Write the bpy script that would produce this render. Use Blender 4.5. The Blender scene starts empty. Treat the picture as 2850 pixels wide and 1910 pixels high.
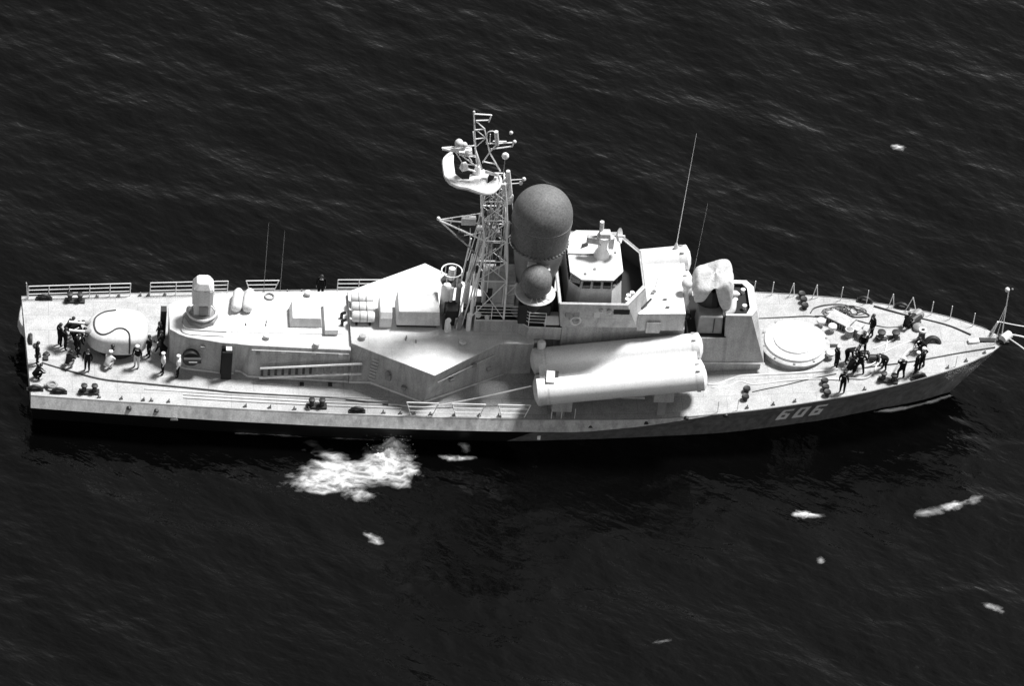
import bpy, bmesh, math, random
import numpy as np
from mathutils import Vector, Matrix
random.seed(7); RNG = np.random.default_rng(11)
sc = bpy.context.scene
COL = sc.collection
R = math.radians

# ------------------------------------------------------------------ camera
cam = bpy.data.cameras.new('camera'); camo = bpy.data.objects.new('camera', cam); COL.objects.link(camo)
rr = (0.99401155, -0.06737223, 0.08603505); uu = (-0.01889523, 0.66949594, 0.74257535); ff = (0.10762908, 0.73975413, -0.66421368)
camo.matrix_world = Matrix(((rr[0], uu[0], -ff[0], -8.8071), (rr[1], uu[1], -ff[1], -260.9985), (rr[2], uu[2], -ff[2], 237.6725), (0, 0, 0, 1)))
cam.sensor_width = 36; cam.lens = 205.785; cam.clip_start = 1; cam.clip_end = 9000
sc.camera = camo
# ------------------------------------------------------------------ sky, sun, exposure (black-and-white photograph: neutral light)
SUN_EL, SUN_AZ = R(63), R(29)          # azimuth measured from +X (bow) towards +Y (port)
w = bpy.data.worlds.new('World'); sc.world = w; w.use_nodes = True
nt = w.node_tree; nt.nodes.clear()
sky = nt.nodes.new('ShaderNodeTexSky'); sky.sky_type = 'NISHITA'; sky.sun_disc = False
sky.sun_elevation = SUN_EL; sky.sun_rotation = R(90) - SUN_AZ; sky.air_density = 0.42; sky.dust_density = 0.3; sky.ozone_density = 1.0
bw = nt.nodes.new('ShaderNodeRGBToBW'); bg = nt.nodes.new('ShaderNodeBackground'); out = nt.nodes.new('ShaderNodeOutputWorld')
bg.inputs['Strength'].default_value = 0.05
nt.links.new(sky.outputs[0], bw.inputs[0]); nt.links.new(bw.outputs[0], bg.inputs[0]); nt.links.new(bg.outputs[0], out.inputs[0])
sl = bpy.data.lights.new('sun', 'SUN'); sl.energy = 1.5; sl.angle = R(12); sl.color = (1, 1, 1)
so = bpy.data.objects.new('sun', sl); COL.objects.link(so)
sd = Vector((math.cos(SUN_EL) * math.cos(SUN_AZ), math.cos(SUN_EL) * math.sin(SUN_AZ), math.sin(SUN_EL)))
so.location = sd * 120; so.rotation_euler = sd.to_track_quat('Z', 'Y').to_euler()
sc.view_settings.view_transform = 'Standard'; sc.view_settings.look = 'None'; sc.view_settings.gamma = 1.0
sc.view_settings.use_curve_mapping = False; sc.view_settings.exposure = 2.45

# ------------------------------------------------------------------ materials
def paint(name, v, rough=.55, mott=.12, dirt=.25, fine=9.0, bump=.0, scale=1.2, spec=.4, seam=0, streak=0):
    m = bpy.data.materials.new(name); m.use_nodes = True; t = m.node_tree; L = t.links; b = t.nodes['Principled BSDF']
    co = t.nodes.new('ShaderNodeTexCoord')
    def noise(s, d, r=.6):
        n = t.nodes.new('ShaderNodeTexNoise'); n.inputs['Scale'].default_value = s; n.inputs['Detail'].default_value = d; n.inputs['Roughness'].default_value = r
        L.new(co.outputs['Object'], n.inputs['Vector']); return n
    n1 = noise(fine, 3, .75); n2 = noise(scale, 6)
    a = t.nodes.new('ShaderNodeMapRange'); a.inputs[1].default_value = .25; a.inputs[2].default_value = .75
    a.inputs[3].default_value = 1 - mott; a.inputs[4].default_value = 1 + mott; L.new(n1.outputs[0], a.inputs[0])
    c = t.nodes.new('ShaderNodeMapRange'); c.inputs[1].default_value = .3; c.inputs[2].default_value = .62
    c.inputs[3].default_value = 1 - dirt; c.inputs[4].default_value = 1.0; L.new(n2.outputs[0], c.inputs[0])
    mu = t.nodes.new('ShaderNodeMath'); mu.operation = 'MULTIPLY'; L.new(a.outputs[0], mu.inputs[0]); L.new(c.outputs[0], mu.inputs[1])
    mv = t.nodes.new('ShaderNodeMath'); mv.operation = 'MULTIPLY'; mv.inputs[1].default_value = v; L.new(mu.outputs[0], mv.inputs[0])
    last = mv
    if seam:
        br = t.nodes.new('ShaderNodeTexBrick'); br.inputs['Color1'].default_value = (1, 1, 1, 1); br.inputs['Color2'].default_value = (.93, .93, .93, 1); br.inputs['Mortar'].default_value = (1 - seam,) * 3 + (1,)
        br.inputs['Scale'].default_value = 1; br.inputs['Brick Width'].default_value = 2.7; br.inputs['Row Height'].default_value = 1.35; br.inputs['Mortar Size'].default_value = .022; br.inputs['Mortar Smooth'].default_value = .4
        L.new(co.outputs['Object'], br.inputs['Vector']); m3 = t.nodes.new('ShaderNodeMath'); m3.operation = 'MULTIPLY'; L.new(last.outputs[0], m3.inputs[0]); L.new(br.outputs['Color'], m3.inputs[1]); last = m3
    if streak:
        mp = t.nodes.new('ShaderNodeMapping'); mp.inputs['Scale'].default_value = (3.2, 3.2, .22); L.new(co.outputs['Object'], mp.inputs[0])
        n3 = t.nodes.new('ShaderNodeTexNoise'); n3.inputs['Scale'].default_value = 1.0; n3.inputs['Detail'].default_value = 5; L.new(mp.outputs[0], n3.inputs['Vector'])
        c3 = t.nodes.new('ShaderNodeMapRange'); c3.inputs[1].default_value = .34; c3.inputs[2].default_value = .56; c3.inputs[3].default_value = 1 - streak; c3.inputs[4].default_value = 1; L.new(n3.outputs[0], c3.inputs[0])
        m4 = t.nodes.new('ShaderNodeMath'); m4.operation = 'MULTIPLY'; L.new(last.outputs[0], m4.inputs[0]); L.new(c3.outputs[0], m4.inputs[1]); last = m4
    L.new(last.outputs[0], b.inputs['Base Color'])
    b.inputs['Roughness'].default_value = rough; b.inputs['Specular IOR Level'].default_value = spec
    if bump:
        bp = t.nodes.new('ShaderNodeBump'); bp.inputs['Strength'].default_value = bump; bp.inputs['Distance'].default_value = .02
        L.new(n1.outputs[0], bp.inputs['Height']); L.new(bp.outputs[0], b.inputs['Normal'])
    return m
M = {}
M['white'] = paint('pale_grey_paint', .60, dirt=.2, mott=.22, fine=12, streak=.12)
M['tube'] = paint('launcher_paint', .66, dirt=.08, mott=.2, fine=12)
M['house'] = paint('house_paint_shaded', .42, dirt=.2, mott=.32, fine=12, streak=.25, seam=.16)  # wall grey kept below the roof tone, shade of the sides painted in
M['roof'] = paint('roof_paint_sunlit', .66, dirt=.2, mott=.18, fine=12, seam=.2)  # lighter than the walls, brightness of the sunlit tops painted in
M['deck'] = paint('deck_paint', .37, rough=.8, mott=.38, dirt=.22, fine=13, bump=.1, seam=.3)
M['hull'] = paint('hull_paint', .18, dirt=.3, mott=.35, fine=12, streak=.35)
M['strake'] = paint('strake_paint_skylit', .44, dirt=.3, mott=.3, fine=12, streak=.3)  # lighter paint than the hull, partly painting in skylight on its tilt
M['boot'] = paint('black_hull_paint', .010, rough=.4, dirt=.3)
M['dark'] = paint('black_fitting_paint', .018, rough=.5)
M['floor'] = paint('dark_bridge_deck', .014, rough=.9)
M['mid'] = paint('grey_fitting_paint', .25, dirt=.35)
M['radome'] = paint('grey_radome_fibreglass', .12, rough=.65, dirt=.3, mott=.5, fine=9, scale=.9)
M['canvas'] = paint('canvas', .55, rough=.95, dirt=.2, scale=2.5, bump=.3)
def wrinkled():
    m = paint('canvas_wrinkled', .50, rough=.95, dirt=.25, scale=2.5, mott=.25, fine=12); t = m.node_tree; L = t.links; b = t.nodes['Principled BSDF']
    co = t.nodes.new('ShaderNodeTexCoord'); n = t.nodes.new('ShaderNodeTexNoise'); n.inputs['Scale'].default_value = 1.3; n.inputs['Detail'].default_value = 3; n.inputs['Distortion'].default_value = .8; mp = t.nodes.new('ShaderNodeMapping'); mp.inputs['Scale'].default_value = (2.6, 2.6, .55); L.new(co.outputs['Object'], mp.inputs[0])
    bp = t.nodes.new('ShaderNodeBump'); bp.inputs['Strength'].default_value = 1; bp.inputs['Distance'].default_value = .07
    L.new(mp.outputs[0], n.inputs['Vector']); L.new(n.outputs[0], bp.inputs['Height']); L.new(bp.outputs[0], b.inputs['Normal']); return m
M['cover'] = wrinkled()
M['glass'] = paint('window_glass', .008, rough=.08, mott=0, dirt=0, spec=.6)
M['rope'] = paint('pale_rope', .62, rough=.95)
M['drope'] = paint('dark_hose_rubber', .05, rough=.8)
M['number'] = paint('white_number_paint', .82, dirt=.15)
M['navy'] = paint('navy_cloth', .012, rough=.95, spec=.1)
M['skin'] = paint('skin', .30, rough=.6)
M['shirt'] = paint('white_cloth', .75, rough=.95)
M['shoe'] = paint('black_leather', .01)
M['steel'] = paint('mast_paint', .80, dirt=.15)

# ------------------------------------------------------------------ mesh helpers
class MB:
    def __init__(s): s.v = []; s.f = []; s.m = []
    def add(s, vs, fs, mi=0):
        o = len(s.v); s.v += [tuple(map(float, p)) for p in vs]; s.f += [tuple(i + o for i in f) for f in fs]; s.m += [mi] * len(fs); return s
    def box(s, c, d, rz=0, mi=0, taper=1.0):
        x, y, z = d[0] / 2, d[1] / 2, d[2] / 2; cs, sn = math.cos(rz), math.sin(rz); vs = []
        for k, dz in ((1, -z), (taper, z)):
            for dx, dy in ((-x, -y), (x, -y), (x, y), (-x, y)):
                vs.append((c[0] + k * dx * cs - k * dy * sn, c[1] + k * dx * sn + k * dy * cs, c[2] + dz))
        return s.add(vs, [(3, 2, 1, 0), (4, 5, 6, 7), (0, 1, 5, 4), (1, 2, 6, 5), (2, 3, 7, 6), (3, 0, 4, 7)], mi)
    def loft(s, rings, cap=True, mi=0, close=True):
        n = len(rings[0]); vs = [p for r in rings for p in r]; fs = []
        for k in range(len(rings) - 1):
            for i in range(n if close else n - 1):
                j = (i + 1) % n; fs.append((k * n + i, k * n + j, (k + 1) * n + j, (k + 1) * n + i))
        if cap: fs += [tuple(range(n))[::-1], tuple((len(rings) - 1) * n + i for i in range(n))]
        return s.add(vs, fs, mi)
    def prism(s, poly, z0, z1, poly2=None, mi=0):
        p2 = poly2 or poly
        return s.loft([[(x, y, z0) for x, y in poly], [(x, y, z1) for x, y in p2]], mi=mi)
    def cyl(s, a, b, r0, r1=None, n=10, cap=True, mi=0):
        return s.tube([a, b], [r0, r0 if r1 is None else r1], n, cap, mi)
    def tube(s, path, r, n=8, cap=True, mi=0):
        P = [Vector(p) for p in path]; rs = r if isinstance(r, (list, tuple)) else [r] * len(P); rings = []; up = None
        for i, p in enumerate(P):
            d = (P[min(i + 1, len(P) - 1)] - P[max(i - 1, 0)]).normalized()
            if up is None: up = Vector((0, 0, 1)) if abs(d.z) < .9 else Vector((1, 0, 0))
            a = d.cross(up)
            if a.length < 1e-4: a = d.cross(Vector((0, 1, 0)))
            a.normalize(); b = a.cross(d).normalized(); up = b
            rings.append([tuple(p + (a * math.cos(2 * math.pi * k / n) + b * math.sin(2 * math.pi * k / n)) * rs[i]) for k in range(n)])
        return s.loft(rings, cap, mi)
    def lathe(s, prof, c=(0, 0), n=24, mi=0, cap=True, sx=1, sy=1):
        return s.loft([[(c[0] + sx * r * math.cos(2 * math.pi * k / n), c[1] + sy * r * math.sin(2 * math.pi * k / n), z) for k in range(n)] for r, z in prof], cap, mi)
    def sphere(s, c, r, n=12, mi=0, sz=1):
        k = n // 2
        return s.lathe([(max(r * math.sin(math.pi * i / k), .001), c[2] - sz * r * math.cos(math.pi * i / k)) for i in range(k + 1)], c, n, mi)
    def torus(s, c, R_, r, n=28, m=8, a0=0, a1=2 * math.pi, mi=0, tilt=None):
        cl = abs(a1 - a0) > 6.28; pts = []
        for i in range(n + (0 if cl else 1)):
            a = a0 + (a1 - a0) * i / n; p = Vector((R_ * math.cos(a), R_ * math.sin(a), 0))
            if tilt: p = tilt @ p
            pts.append(p + Vector(c))
        if cl: pts.append(pts[0])
        return s.tube(pts, r, m, not cl, mi)
    def mesh(s, name, mats, smooth=False):
        me = bpy.data.meshes.new(name); me.from_pydata(s.v, [], s.f)
        for m in (mats if isinstance(mats, (list, tuple)) else [mats]): me.materials.append(M[m] if isinstance(m, str) else m)
        bm = bmesh.new(); bm.from_mesh(me)
        for f, mi in zip(bm.faces, s.m): f.material_index = mi; f.smooth = smooth
        bmesh.ops.recalc_face_normals(bm, faces=bm.faces); bm.to_mesh(me); bm.free(); return me
def obj(name, data, parent=None, loc=(0, 0, 0), rz=0):
    o = bpy.data.objects.new(name, data); COL.objects.link(o); o.location = loc; o.rotation_euler = (0, 0, rz)
    if parent: o.parent = parent
    return o
def part(name, mb, mats, parent=None, smooth=False, bevel=0, label=None):
    o = obj(name, mb.mesh(name, mats, smooth), parent)
    if bevel:
        b = o.modifiers.new('bevel', 'BEVEL'); b.width = bevel; b.segments = 2; b.limit_method = 'ANGLE'; b.angle_limit = R(35)
    if smooth:
        try: o.data.set_sharp_from_angle(angle=R(40))
        except Exception: pass
    if label: o['label'] = label
    return o
def tag(o, label, cat, group=None, kind=None):
    o['label'] = label
    if cat: o['category'] = cat
    if group: o['group'] = group
    if kind: o['kind'] = kind
    return o
def empty(name, loc=(0, 0, 0), rz=0):
    o = bpy.data.objects.new(name, None); COL.objects.link(o); o.location = loc; o.rotation_euler = (0, 0, rz); o.empty_display_size = .3; return o
def smooth_path(pts, k=6):
    P = [np.array(p, float) for p in pts]; P = [2 * P[0] - P[1]] + P + [2 * P[-1] - P[-2]]; o = []
    for i in range(1, len(P) - 2):
        for t in np.linspace(0, 1, k, endpoint=False):
            a, b, c, d = P[i - 1], P[i], P[i + 1], P[i + 2]
            o.append(tuple(.5 * ((2 * b) + (-a + c) * t + (2 * a - 5 * b + 4 * c - d) * t * t + (-a + 3 * b - 3 * c + d) * t ** 3)))
    return o + [tuple(P[-2])]
def vnoise(x, y, seed=0):
    r = np.random.default_rng(seed).random((64, 64)); xi = np.floor(x).astype(int); yi = np.floor(y).astype(int); fx = x - xi; fy = y - yi
    fx = fx * fx * (3 - 2 * fx); fy = fy * fy * (3 - 2 * fy); g = lambda a, b: r[a % 64, b % 64]
    return (g(xi, yi) * (1 - fx) + g(xi + 1, yi) * fx) * (1 - fy) + (g(xi, yi + 1) * (1 - fx) + g(xi + 1, yi + 1) * fx) * fy
def fbm(x, y, seed=0, oct=5):
    return sum(vnoise(x * 2 ** i + 17 * i, y * 2 ** i + 31 * i, seed + i) * .5 ** i for i in range(oct)) / (2 - .5 ** (oct - 1))

# ------------------------------------------------------------------ the sea
def wave_field(X, Y):
    Z = np.zeros_like(X); rg = np.random.default_rng(5)
    for k in range(90):
        lam = .9 * (13 / .9) ** rg.random(); th = R(57) + rg.normal() * .6      # crests run from upper left to lower right
        a = .0031 * lam ** .95 * (.5 + rg.random()); q = 2 * math.pi / lam; ph = rg.random() * 6.283
        wob = .9 * np.sin(X * .06 + k) + .9 * np.sin(Y * .075 + 2 * k)
        s = np.sin(q * (X * math.cos(th) + Y * math.sin(th)) + ph + wob)
        Z += a * (1 - 2 * np.abs(s) ** .75 if lam < 4 and k % 3 == 0 else s) * (.5 + .25 * np.sin(X * .21 + Y * .13 + k) + .25 * np.sin(X * .09 - Y * .24 + 3 * k))
    return Z
def sea():
    x = np.arange(-22, 84.01, .24); y = np.arange(-44, 60.01, .24); X, Y = np.meshgrid(x, y, indexing='ij')
    Z = wave_field(X, Y)
    e = np.minimum.reduce([X - x[0], x[-1] - X, Y - y[0], y[-1] - Y]); Z *= np.clip(e / 8, 0, 1)
    nx, ny = X.shape; v = np.stack([X, Y, Z], -1).reshape(-1, 3)
    i = np.arange(nx * ny).reshape(nx, ny); f = np.stack([i[:-1, :-1], i[1:, :-1], i[1:, 1:], i[:-1, 1:]], -1).reshape(-1, 4)
    # outer apron to the horizon
    n0 = len(v); S = 7000
    av = [(x[0], y[0], 0), (x[-1], y[0], 0), (x[-1], y[-1], 0), (x[0], y[-1], 0), (-S, -S, 0), (S, -S, 0), (S, S, 0), (-S, S, 0)]
    af = [(n0 + a, n0 + b, n0 + 4 + b, n0 + 4 + a) for a, b in ((0, 1), (1, 2), (2, 3), (3, 0))]
    me = bpy.data.meshes.new('sea'); me.from_pydata([tuple(p) for p in v.tolist()] + av, [], f.tolist() + af)
    me.polygons.foreach_set('use_smooth', [True] * len(me.polygons)); me.update()
    bm = bmesh.new(); bm.from_mesh(me); bmesh.ops.recalc_face_normals(bm, faces=bm.faces)
    bm.faces.ensure_lookup_table()
    if bm.faces[0].normal.z < 0: bmesh.ops.reverse_faces(bm, faces=bm.faces)
    bm.to_mesh(me); bm.free()
    m = bpy.data.materials.new('sea_water'); m.use_nodes = True; t = m.node_tree; L = t.links; b = t.nodes['Principled BSDF']
    b.inputs['Base Color'].default_value = (.0008, .0008, .0008, 1); b.inputs['Roughness'].default_value = .07; b.inputs['IOR'].default_value = 1.35
    co = t.nodes.new('ShaderNodeTexCoord'); mp = t.nodes.new('ShaderNodeMapping'); mp.inputs['Rotation'].default_value = (0, 0, R(33)); m2 = t.nodes.new('ShaderNodeMapping'); m2.inputs['Scale'].default_value = (.62, 1.2, 1); L.new(mp.outputs[0], m2.inputs[0])
    L.new(co.outputs['Object'], mp.inputs[0])
    h = None
    for s, d, a in ((.33, 5, .34), (1.4, 4, .065)):
        n = t.nodes.new('ShaderNodeTexNoise'); n.inputs['Scale'].default_value = s; n.inputs['Detail'].default_value = d; n.inputs['Roughness'].default_value = .5
        L.new(m2.outputs[0], n.inputs['Vector']); bp = t.nodes.new('ShaderNodeBump'); bp.inputs['Strength'].default_value = 1; bp.inputs['Distance'].default_value = a
        L.new(n.outputs[0], bp.inputs['Height'])
        if h: L.new(h.outputs[0], bp.inputs['Normal'])
        h = bp
    L.new(h.outputs[0], b.inputs['Normal']); me.materials.append(m)
    o = obj('sea', me); o['kind'] = 'structure'; o['label'] = 'dark rippled sea water around the ship'
sea()
# foam: broken water, a lumpy sheet with holes whose coverage is stored per vertex
fm = bpy.data.materials.new('foam'); fm.use_nodes = True
def _foam():
    t = fm.node_tree; L = t.links; b = t.nodes['Principled BSDF']; o = t.nodes['Material Output']
    b.inputs['Base Color'].default_value = (.8, .8, .8, 1); b.inputs['Roughness'].default_value = .9
    at = t.nodes.new('ShaderNodeAttribute'); at.attribute_name = 'cover'
    tr = t.nodes.new('ShaderNodeBsdfTransparent'); mx = t.nodes.new('ShaderNodeMixShader'); L.new(at.outputs['Fac'], mx.inputs[0]); L.new(tr.outputs[0], mx.inputs[1]); L.new(b.outputs[0], mx.inputs[2]); L.new(mx.outputs[0], o.inputs[0])
_foam()
def poly_dist(X, Y, poly):
    d = np.full(X.shape, 1e9); ins = np.zeros(X.shape, bool); n = len(poly)
    for i in range(n):
        x0, y0 = poly[i]; x1, y1 = poly[(i + 1) % n]; dx, dy = x1 - x0, y1 - y0
        t = np.clip(((X - x0) * dx + (Y - y0) * dy) / (dx * dx + dy * dy + 1e-9), 0, 1); d = np.minimum(d, np.hypot(X - x0 - t * dx, Y - y0 - t * dy))
        c = (y0 > Y) != (y1 > Y); ins ^= c & (X < (x1 - x0) * (Y - y0) / (y1 - y0 + 1e-12) + x0)
    return np.where(ins, d, -d)
def foam(name, polys, label, res=.05, height=.12, soft=.35, seed=1):
    # polys: list of (outline, coverage 0..1, lift in metres)
    xs = [p[0] for q in polys for p in q[0]]; ys = [p[1] for q in polys for p in q[0]]
    mg = soft * 3 + .2; x = np.arange(min(xs) - mg, max(xs) + mg, res); y = np.arange(min(ys) - mg, max(ys) + mg, res); X, Y = np.meshgrid(x, y, indexing='ij')
    cov = np.zeros_like(X); lift = np.zeros_like(X); wx = fbm(X / 1.3, Y / 1.3, seed + 40) - .5; wy = fbm(X / 1.1, Y / 1.2, seed + 50) - .5
    U_, V_ = X + 1.1 * wx, Y + .7 * wy; nz = fbm(U_ / 1.1, V_ / .6, seed); nf = fbm(U_ / .30, V_ / .2, seed + 9)
    rid = (1 - np.abs(2 * fbm(U_ / .8, V_ / .42, seed + 20) - 1)) ** 3 * .6 + (1 - np.abs(2 * fbm(U_ / .33, V_ / .2, seed + 30) - 1)) ** 3 * .4
    for pl, c, h in polys:
        d = poly_dist(X, Y, pl) - soft * .35 + (nz - .5) * soft * 2.8 + (nf - .5) * soft * .9
        k = np.clip(.5 + d / soft * .4, 0, 1); k = k * k * (3 - 2 * k)
        cov = np.maximum(cov, k * np.clip(c * (.12 + 1.15 * rid + .55 * (nz - .5)) + (max(0, c - .9) * 1.6), 0, 1)); lift = np.maximum(lift, h * np.clip(d / (soft * 2), 0, 1) * (.4 + 1.1 * nf))
    Z = wave_field(X, Y) + .03 + height * cov * nf + lift
    idx = np.arange(X.size).reshape(X.shape); keep = (cov[:-1, :-1] + cov[1:, 1:]) > .02
    f = np.stack([idx[:-1, :-1], idx[1:, :-1], idx[1:, 1:], idx[:-1, 1:]], -1)[keep]
    used = np.unique(f); mp = np.full(X.size, -1); mp[used] = np.arange(len(used))
    me = bpy.data.meshes.new(name); me.from_pydata(np.stack([X, Y, Z], -1).reshape(-1, 3)[used].tolist(), [], mp[f].tolist())
    a = me.attributes.new('cover', 'FLOAT', 'POINT'); a.data.foreach_set('value', cov.reshape(-1)[used].astype(np.float32))
    me.polygons.foreach_set('use_smooth', [True] * len(me.polygons)); me.materials.append(fm); me.update()
    o = obj(name, me); o['kind'] = 'stuff'; o['label'] = label; return o
foam('foam', [([(22.6, -5.05), (22.75, -6.0), (22.9, -6.9), (22.4, -7.3), (22.0, -7.9), (21.2, -7.4), (20.7, -6.6), (20.9, -5.7), (21.6, -5.1)], 1.12, .55),
              ([(22.9, -6.9), (23.15, -8.0), (22.2, -9.0), (20.4, -9.25), (19.5, -10.1), (18.6, -9.5), (17.5, -9.9), (16.6, -9.35), (15.3, -9.1), (16.6, -7.9), (18.2, -7.1), (19.7, -7.2), (20.8, -6.6)], .60, .0),
              ([(18.3, -7.0), (17.4, -6.4), (17.0, -6.0), (17.6, -6.1), (18.8, -6.8)], .45, 0)],
     'large white splash of foam beside the black hull side', seed=3, soft=.6)
mb_ = MB()
for i in range(260):
    u, v = random.gauss(0, .55), random.gauss(0, .75); z = abs(random.gauss(0, .38)); mb_.sphere((21.75 + u, -6.2 + v, .15 + z), random.uniform(.01, .028), 4)
sp = part('spray', mb_, fm); sp['kind'] = 'stuff'; sp['label'] = 'fine spray drops thrown up over the large splash'
sp.data.attributes.new('cover', 'FLOAT', 'POINT').data.foreach_set('value', [.9] * len(sp.data.vertices))
foam('foam', [([(26.0, -5.5), (26.2, -5.35), (26.5, -5.5), (26.55, -6.0), (26.3, -6.2), (26.05, -6.0)], 1.1, .25), ([(24.7, -6.6), (25.3, -6.4), (26.3, -6.5), (26.8, -6.6), (26.0, -6.9), (25.2, -7.0)], .7, 0)],
     'small white splash close to the hull, right of the large one', res=.04, soft=.18, seed=5)
def cap_foam(c, L_, W_, ang, label, cov=1.0, seed=0, lift=.05):
    rg = np.random.default_rng(seed); n = 12; p = []
    for i in range(n):
        a = 2 * math.pi * i / n; u = L_ * math.cos(a) * (.7 + .5 * rg.random()); v = W_ * math.sin(a) * (.6 + .7 * rg.random())
        p.append((c[0] + u * math.cos(ang) - v * math.sin(ang), c[1] + u * math.sin(ang) + v * math.cos(ang)))
    foam('foam', [(p, cov * .66, lift)], label, res=.03, soft=.26, seed=seed)
cap_foam((55.9, 23.1), .30, .26, 0, 'round white dab of foam in the open water upper right', 1.4, 1, .2)
cap_foam((20.2, -13.7), .62, .17, R(-42), 'slanting white fleck of foam below the large splash', 1.25, 2)
cap_foam((46.5, -11.2), .95, .07, R(4), 'thin white streak of foam below the bow number', 1.2, 3)
cap_foam((55.2, -10.4), .38, .16, R(20), 'bright white fleck of foam below the bow', 1.25, 4)
cap_foam((54.0, -10.7), .9, .2, R(14), 'scattered foam specks left of the bright fleck below the bow', .45, 14)
cap_foam((56.4, -9.8), .8, .2, R(30), 'scattered foam specks right of the bright fleck below the bow', .45, 15)
cap_foam((46.75, -15.1), .13, .11, 0, 'tiny round white foam spot in the lower right water', 1.3, 6)
cap_foam((56.6, -19.0), .5, .08, R(-25), 'pale foam fleck near the lower right edge', .85, 7)
cap_foam((36.7, -22.1), .6, .07, R(10), 'faint foam streak near the bottom edge', .4, 8)
foam('foam', [([(51.3, -1.95), (52.2, -1.72), (53.4, -1.42), (55.0, -.85), (56.3, -.25), (56.6, -.33), (55.2, -.98), (53.4, -1.68), (52.2, -2.0)], 1.35, .03)], 'bow wave foam along the stem waterline', res=.03, soft=.07, seed=21)
foam('foam', [([(12.5, -4.86), (22.0, -5.18), (22.0, -5.24), (12.5, -4.95)], .75, 0)], 'thin waterline foam along the black hull side', res=.04, soft=.06, seed=22)

# ------------------------------------------------------------------ the warship
SHIP = empty('missile_corvette'); tag(SHIP, 'grey missile corvette numbered 606 lying beam-on in dark water', 'warship')
KX = [0, 6, 12, 18, 24, 30, 37, 40.7, 43.9, 46.7, 50, 54.2, 57.1, 58.3, 59.3]
HW = [4.45, 4.9, 5.3, 5.6, 5.78, 5.87, 5.95, 5.7, 5.36, 4.95, 4.35, 3.1, 1.9, 1.0, 0.03]
WX = [0.2, 13.5, 20.8, 29.7, 37.3, 42.6, 47.3, 51.8, 53.5, 56.37]; WY = [3.85, 4.84, 5.09, 5.12, 4.55, 3.97, 3.02, 1.62, 1.2, 0.03]
ZX = [0, 20, 32, 42, 50, 59.3]; ZZ = [2.37, 2.36, 2.43, 2.95, 3.65, 4.3]
def sm(x, X, Y, h=1.2): return sum(float(np.interp(min(max(x + d * h, X[0] + 0), X[-1]), X, Y)) for d in (-1, -.5, 0, .5, 1)) / 5 if 1 < x < X[-1] - 1.5 else float(np.interp(x, X, Y))
hw = lambda x: sm(x, KX, HW); wl = lambda x: sm(x, WX, WY)
dk = lambda x: float(np.mean([np.interp(min(max(x + d, 0), 59.3), ZX, ZZ) for d in (-4, -2, 0, 2, 4)])) if 4 < x < 55.3 else float(np.interp(x, ZX, ZZ))
kn = lambda x: 1.0 if x < 33 else max(0.0, 1 - (x - 33) / 8.0)
ST = sorted(set(list(np.linspace(0, 54, 46)) + list(np.linspace(54.6, 59.3, 14)) + [30.2]))
skew = lambda x, u: -.26 * u * max(0.0, 1 - x / 4.0)      # the transom runs a little out of square
def section(x, sgn):
    q = section0(x, sgn); d_ = np.array([skew(x, sgn), 0, 0]); return [p + d_ for p in q]
def section0(x, sgn):
    s = x / 59.3; k = max(kn(x), .02); wx = .2 + 56.17 * s
    D = np.array([x, sgn * hw(x), dk(x)]); N = np.array([x, sgn * (hw(x) + .38 * k), dk(x) - .62 * k]) if x < 41 else D + np.array([0, sgn * .008, -.014])
    W = np.array([wx, sgn * wl(wx), 0.0]); B = np.array([wx - .3 * s, sgn * max(wl(wx) * .8, .02), -1.6])
    fl = -.16 * math.sin(math.pi * .5) * min(1, max(0, (x - 32) / 15)) * (1 if x < 58 else (59.3 - x) / 1.3)
    mid = (N * .5 + W * .5) + np.array([0, sgn * fl, 0])
    return [D, N, N * .75 + W * .25 + np.array([0, sgn * fl * .7, 0]), mid, N * .25 + W * .75 + np.array([0, sgn * fl * .7, 0]), W, B]
def hull():
    mb = MB()
    for sgn in (-1, 1):
        secs = [section(x, sgn) for x in ST]
        for a, b, x in zip(secs[:-1], secs[1:], ST[:-1]):
            for k in range(6):
                mi = (1 if x < 30.1 else 0) if k else (2 if x < 40.8 else 0)
                mb.add([a[k], a[k + 1], b[k + 1], b[k]], [(0, 1, 2, 3)], mi)
    a, b = section(0, -1), section(0, 1)
    for k in range(6): mb.add([a[k], a[k + 1], b[k + 1], b[k]], [(0, 1, 2, 3)], 1 if k >= 1 else 2)
    h = part('hull', mb, ['hull', 'boot', 'strake'], SHIP)
    bm = bmesh.new(); bm.from_mesh(h.data); bmesh.ops.remove_doubles(bm, verts=bm.verts, dist=.004); bmesh.ops.recalc_face_normals(bm, faces=bm.faces); bm.to_mesh(h.data); bm.free()
    mb = MB()
    for x0, x1 in zip(ST[:-1], ST[1:]):
        for j in range(8):
            q = []
            for x, u in ((x0, j), (x1, j), (x1, j + 1), (x0, j + 1)):
                y = (u / 4 - 1) * hw(x); q.append((x + skew(x, u / 4 - 1), y, dk(x) + .09 * (1 - (u / 4 - 1) ** 2) * min(1, hw(x) / 3)))
            mb.add(q, [(0, 1, 2, 3)])
    d = part('deck', mb, 'deck', SHIP, smooth=True)
    # gutter bar (thin dark step) along each deck edge
    for sgn in (-1, 1):
        part('deck_edge_bar', MB().tube([(x + skew(x, sgn), sgn * (hw(x) - .03), dk(x) + .01) for x in ST if x < 58.5], .035, 5), 'mid', SHIP)
    return h
HULL = hull()
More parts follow.
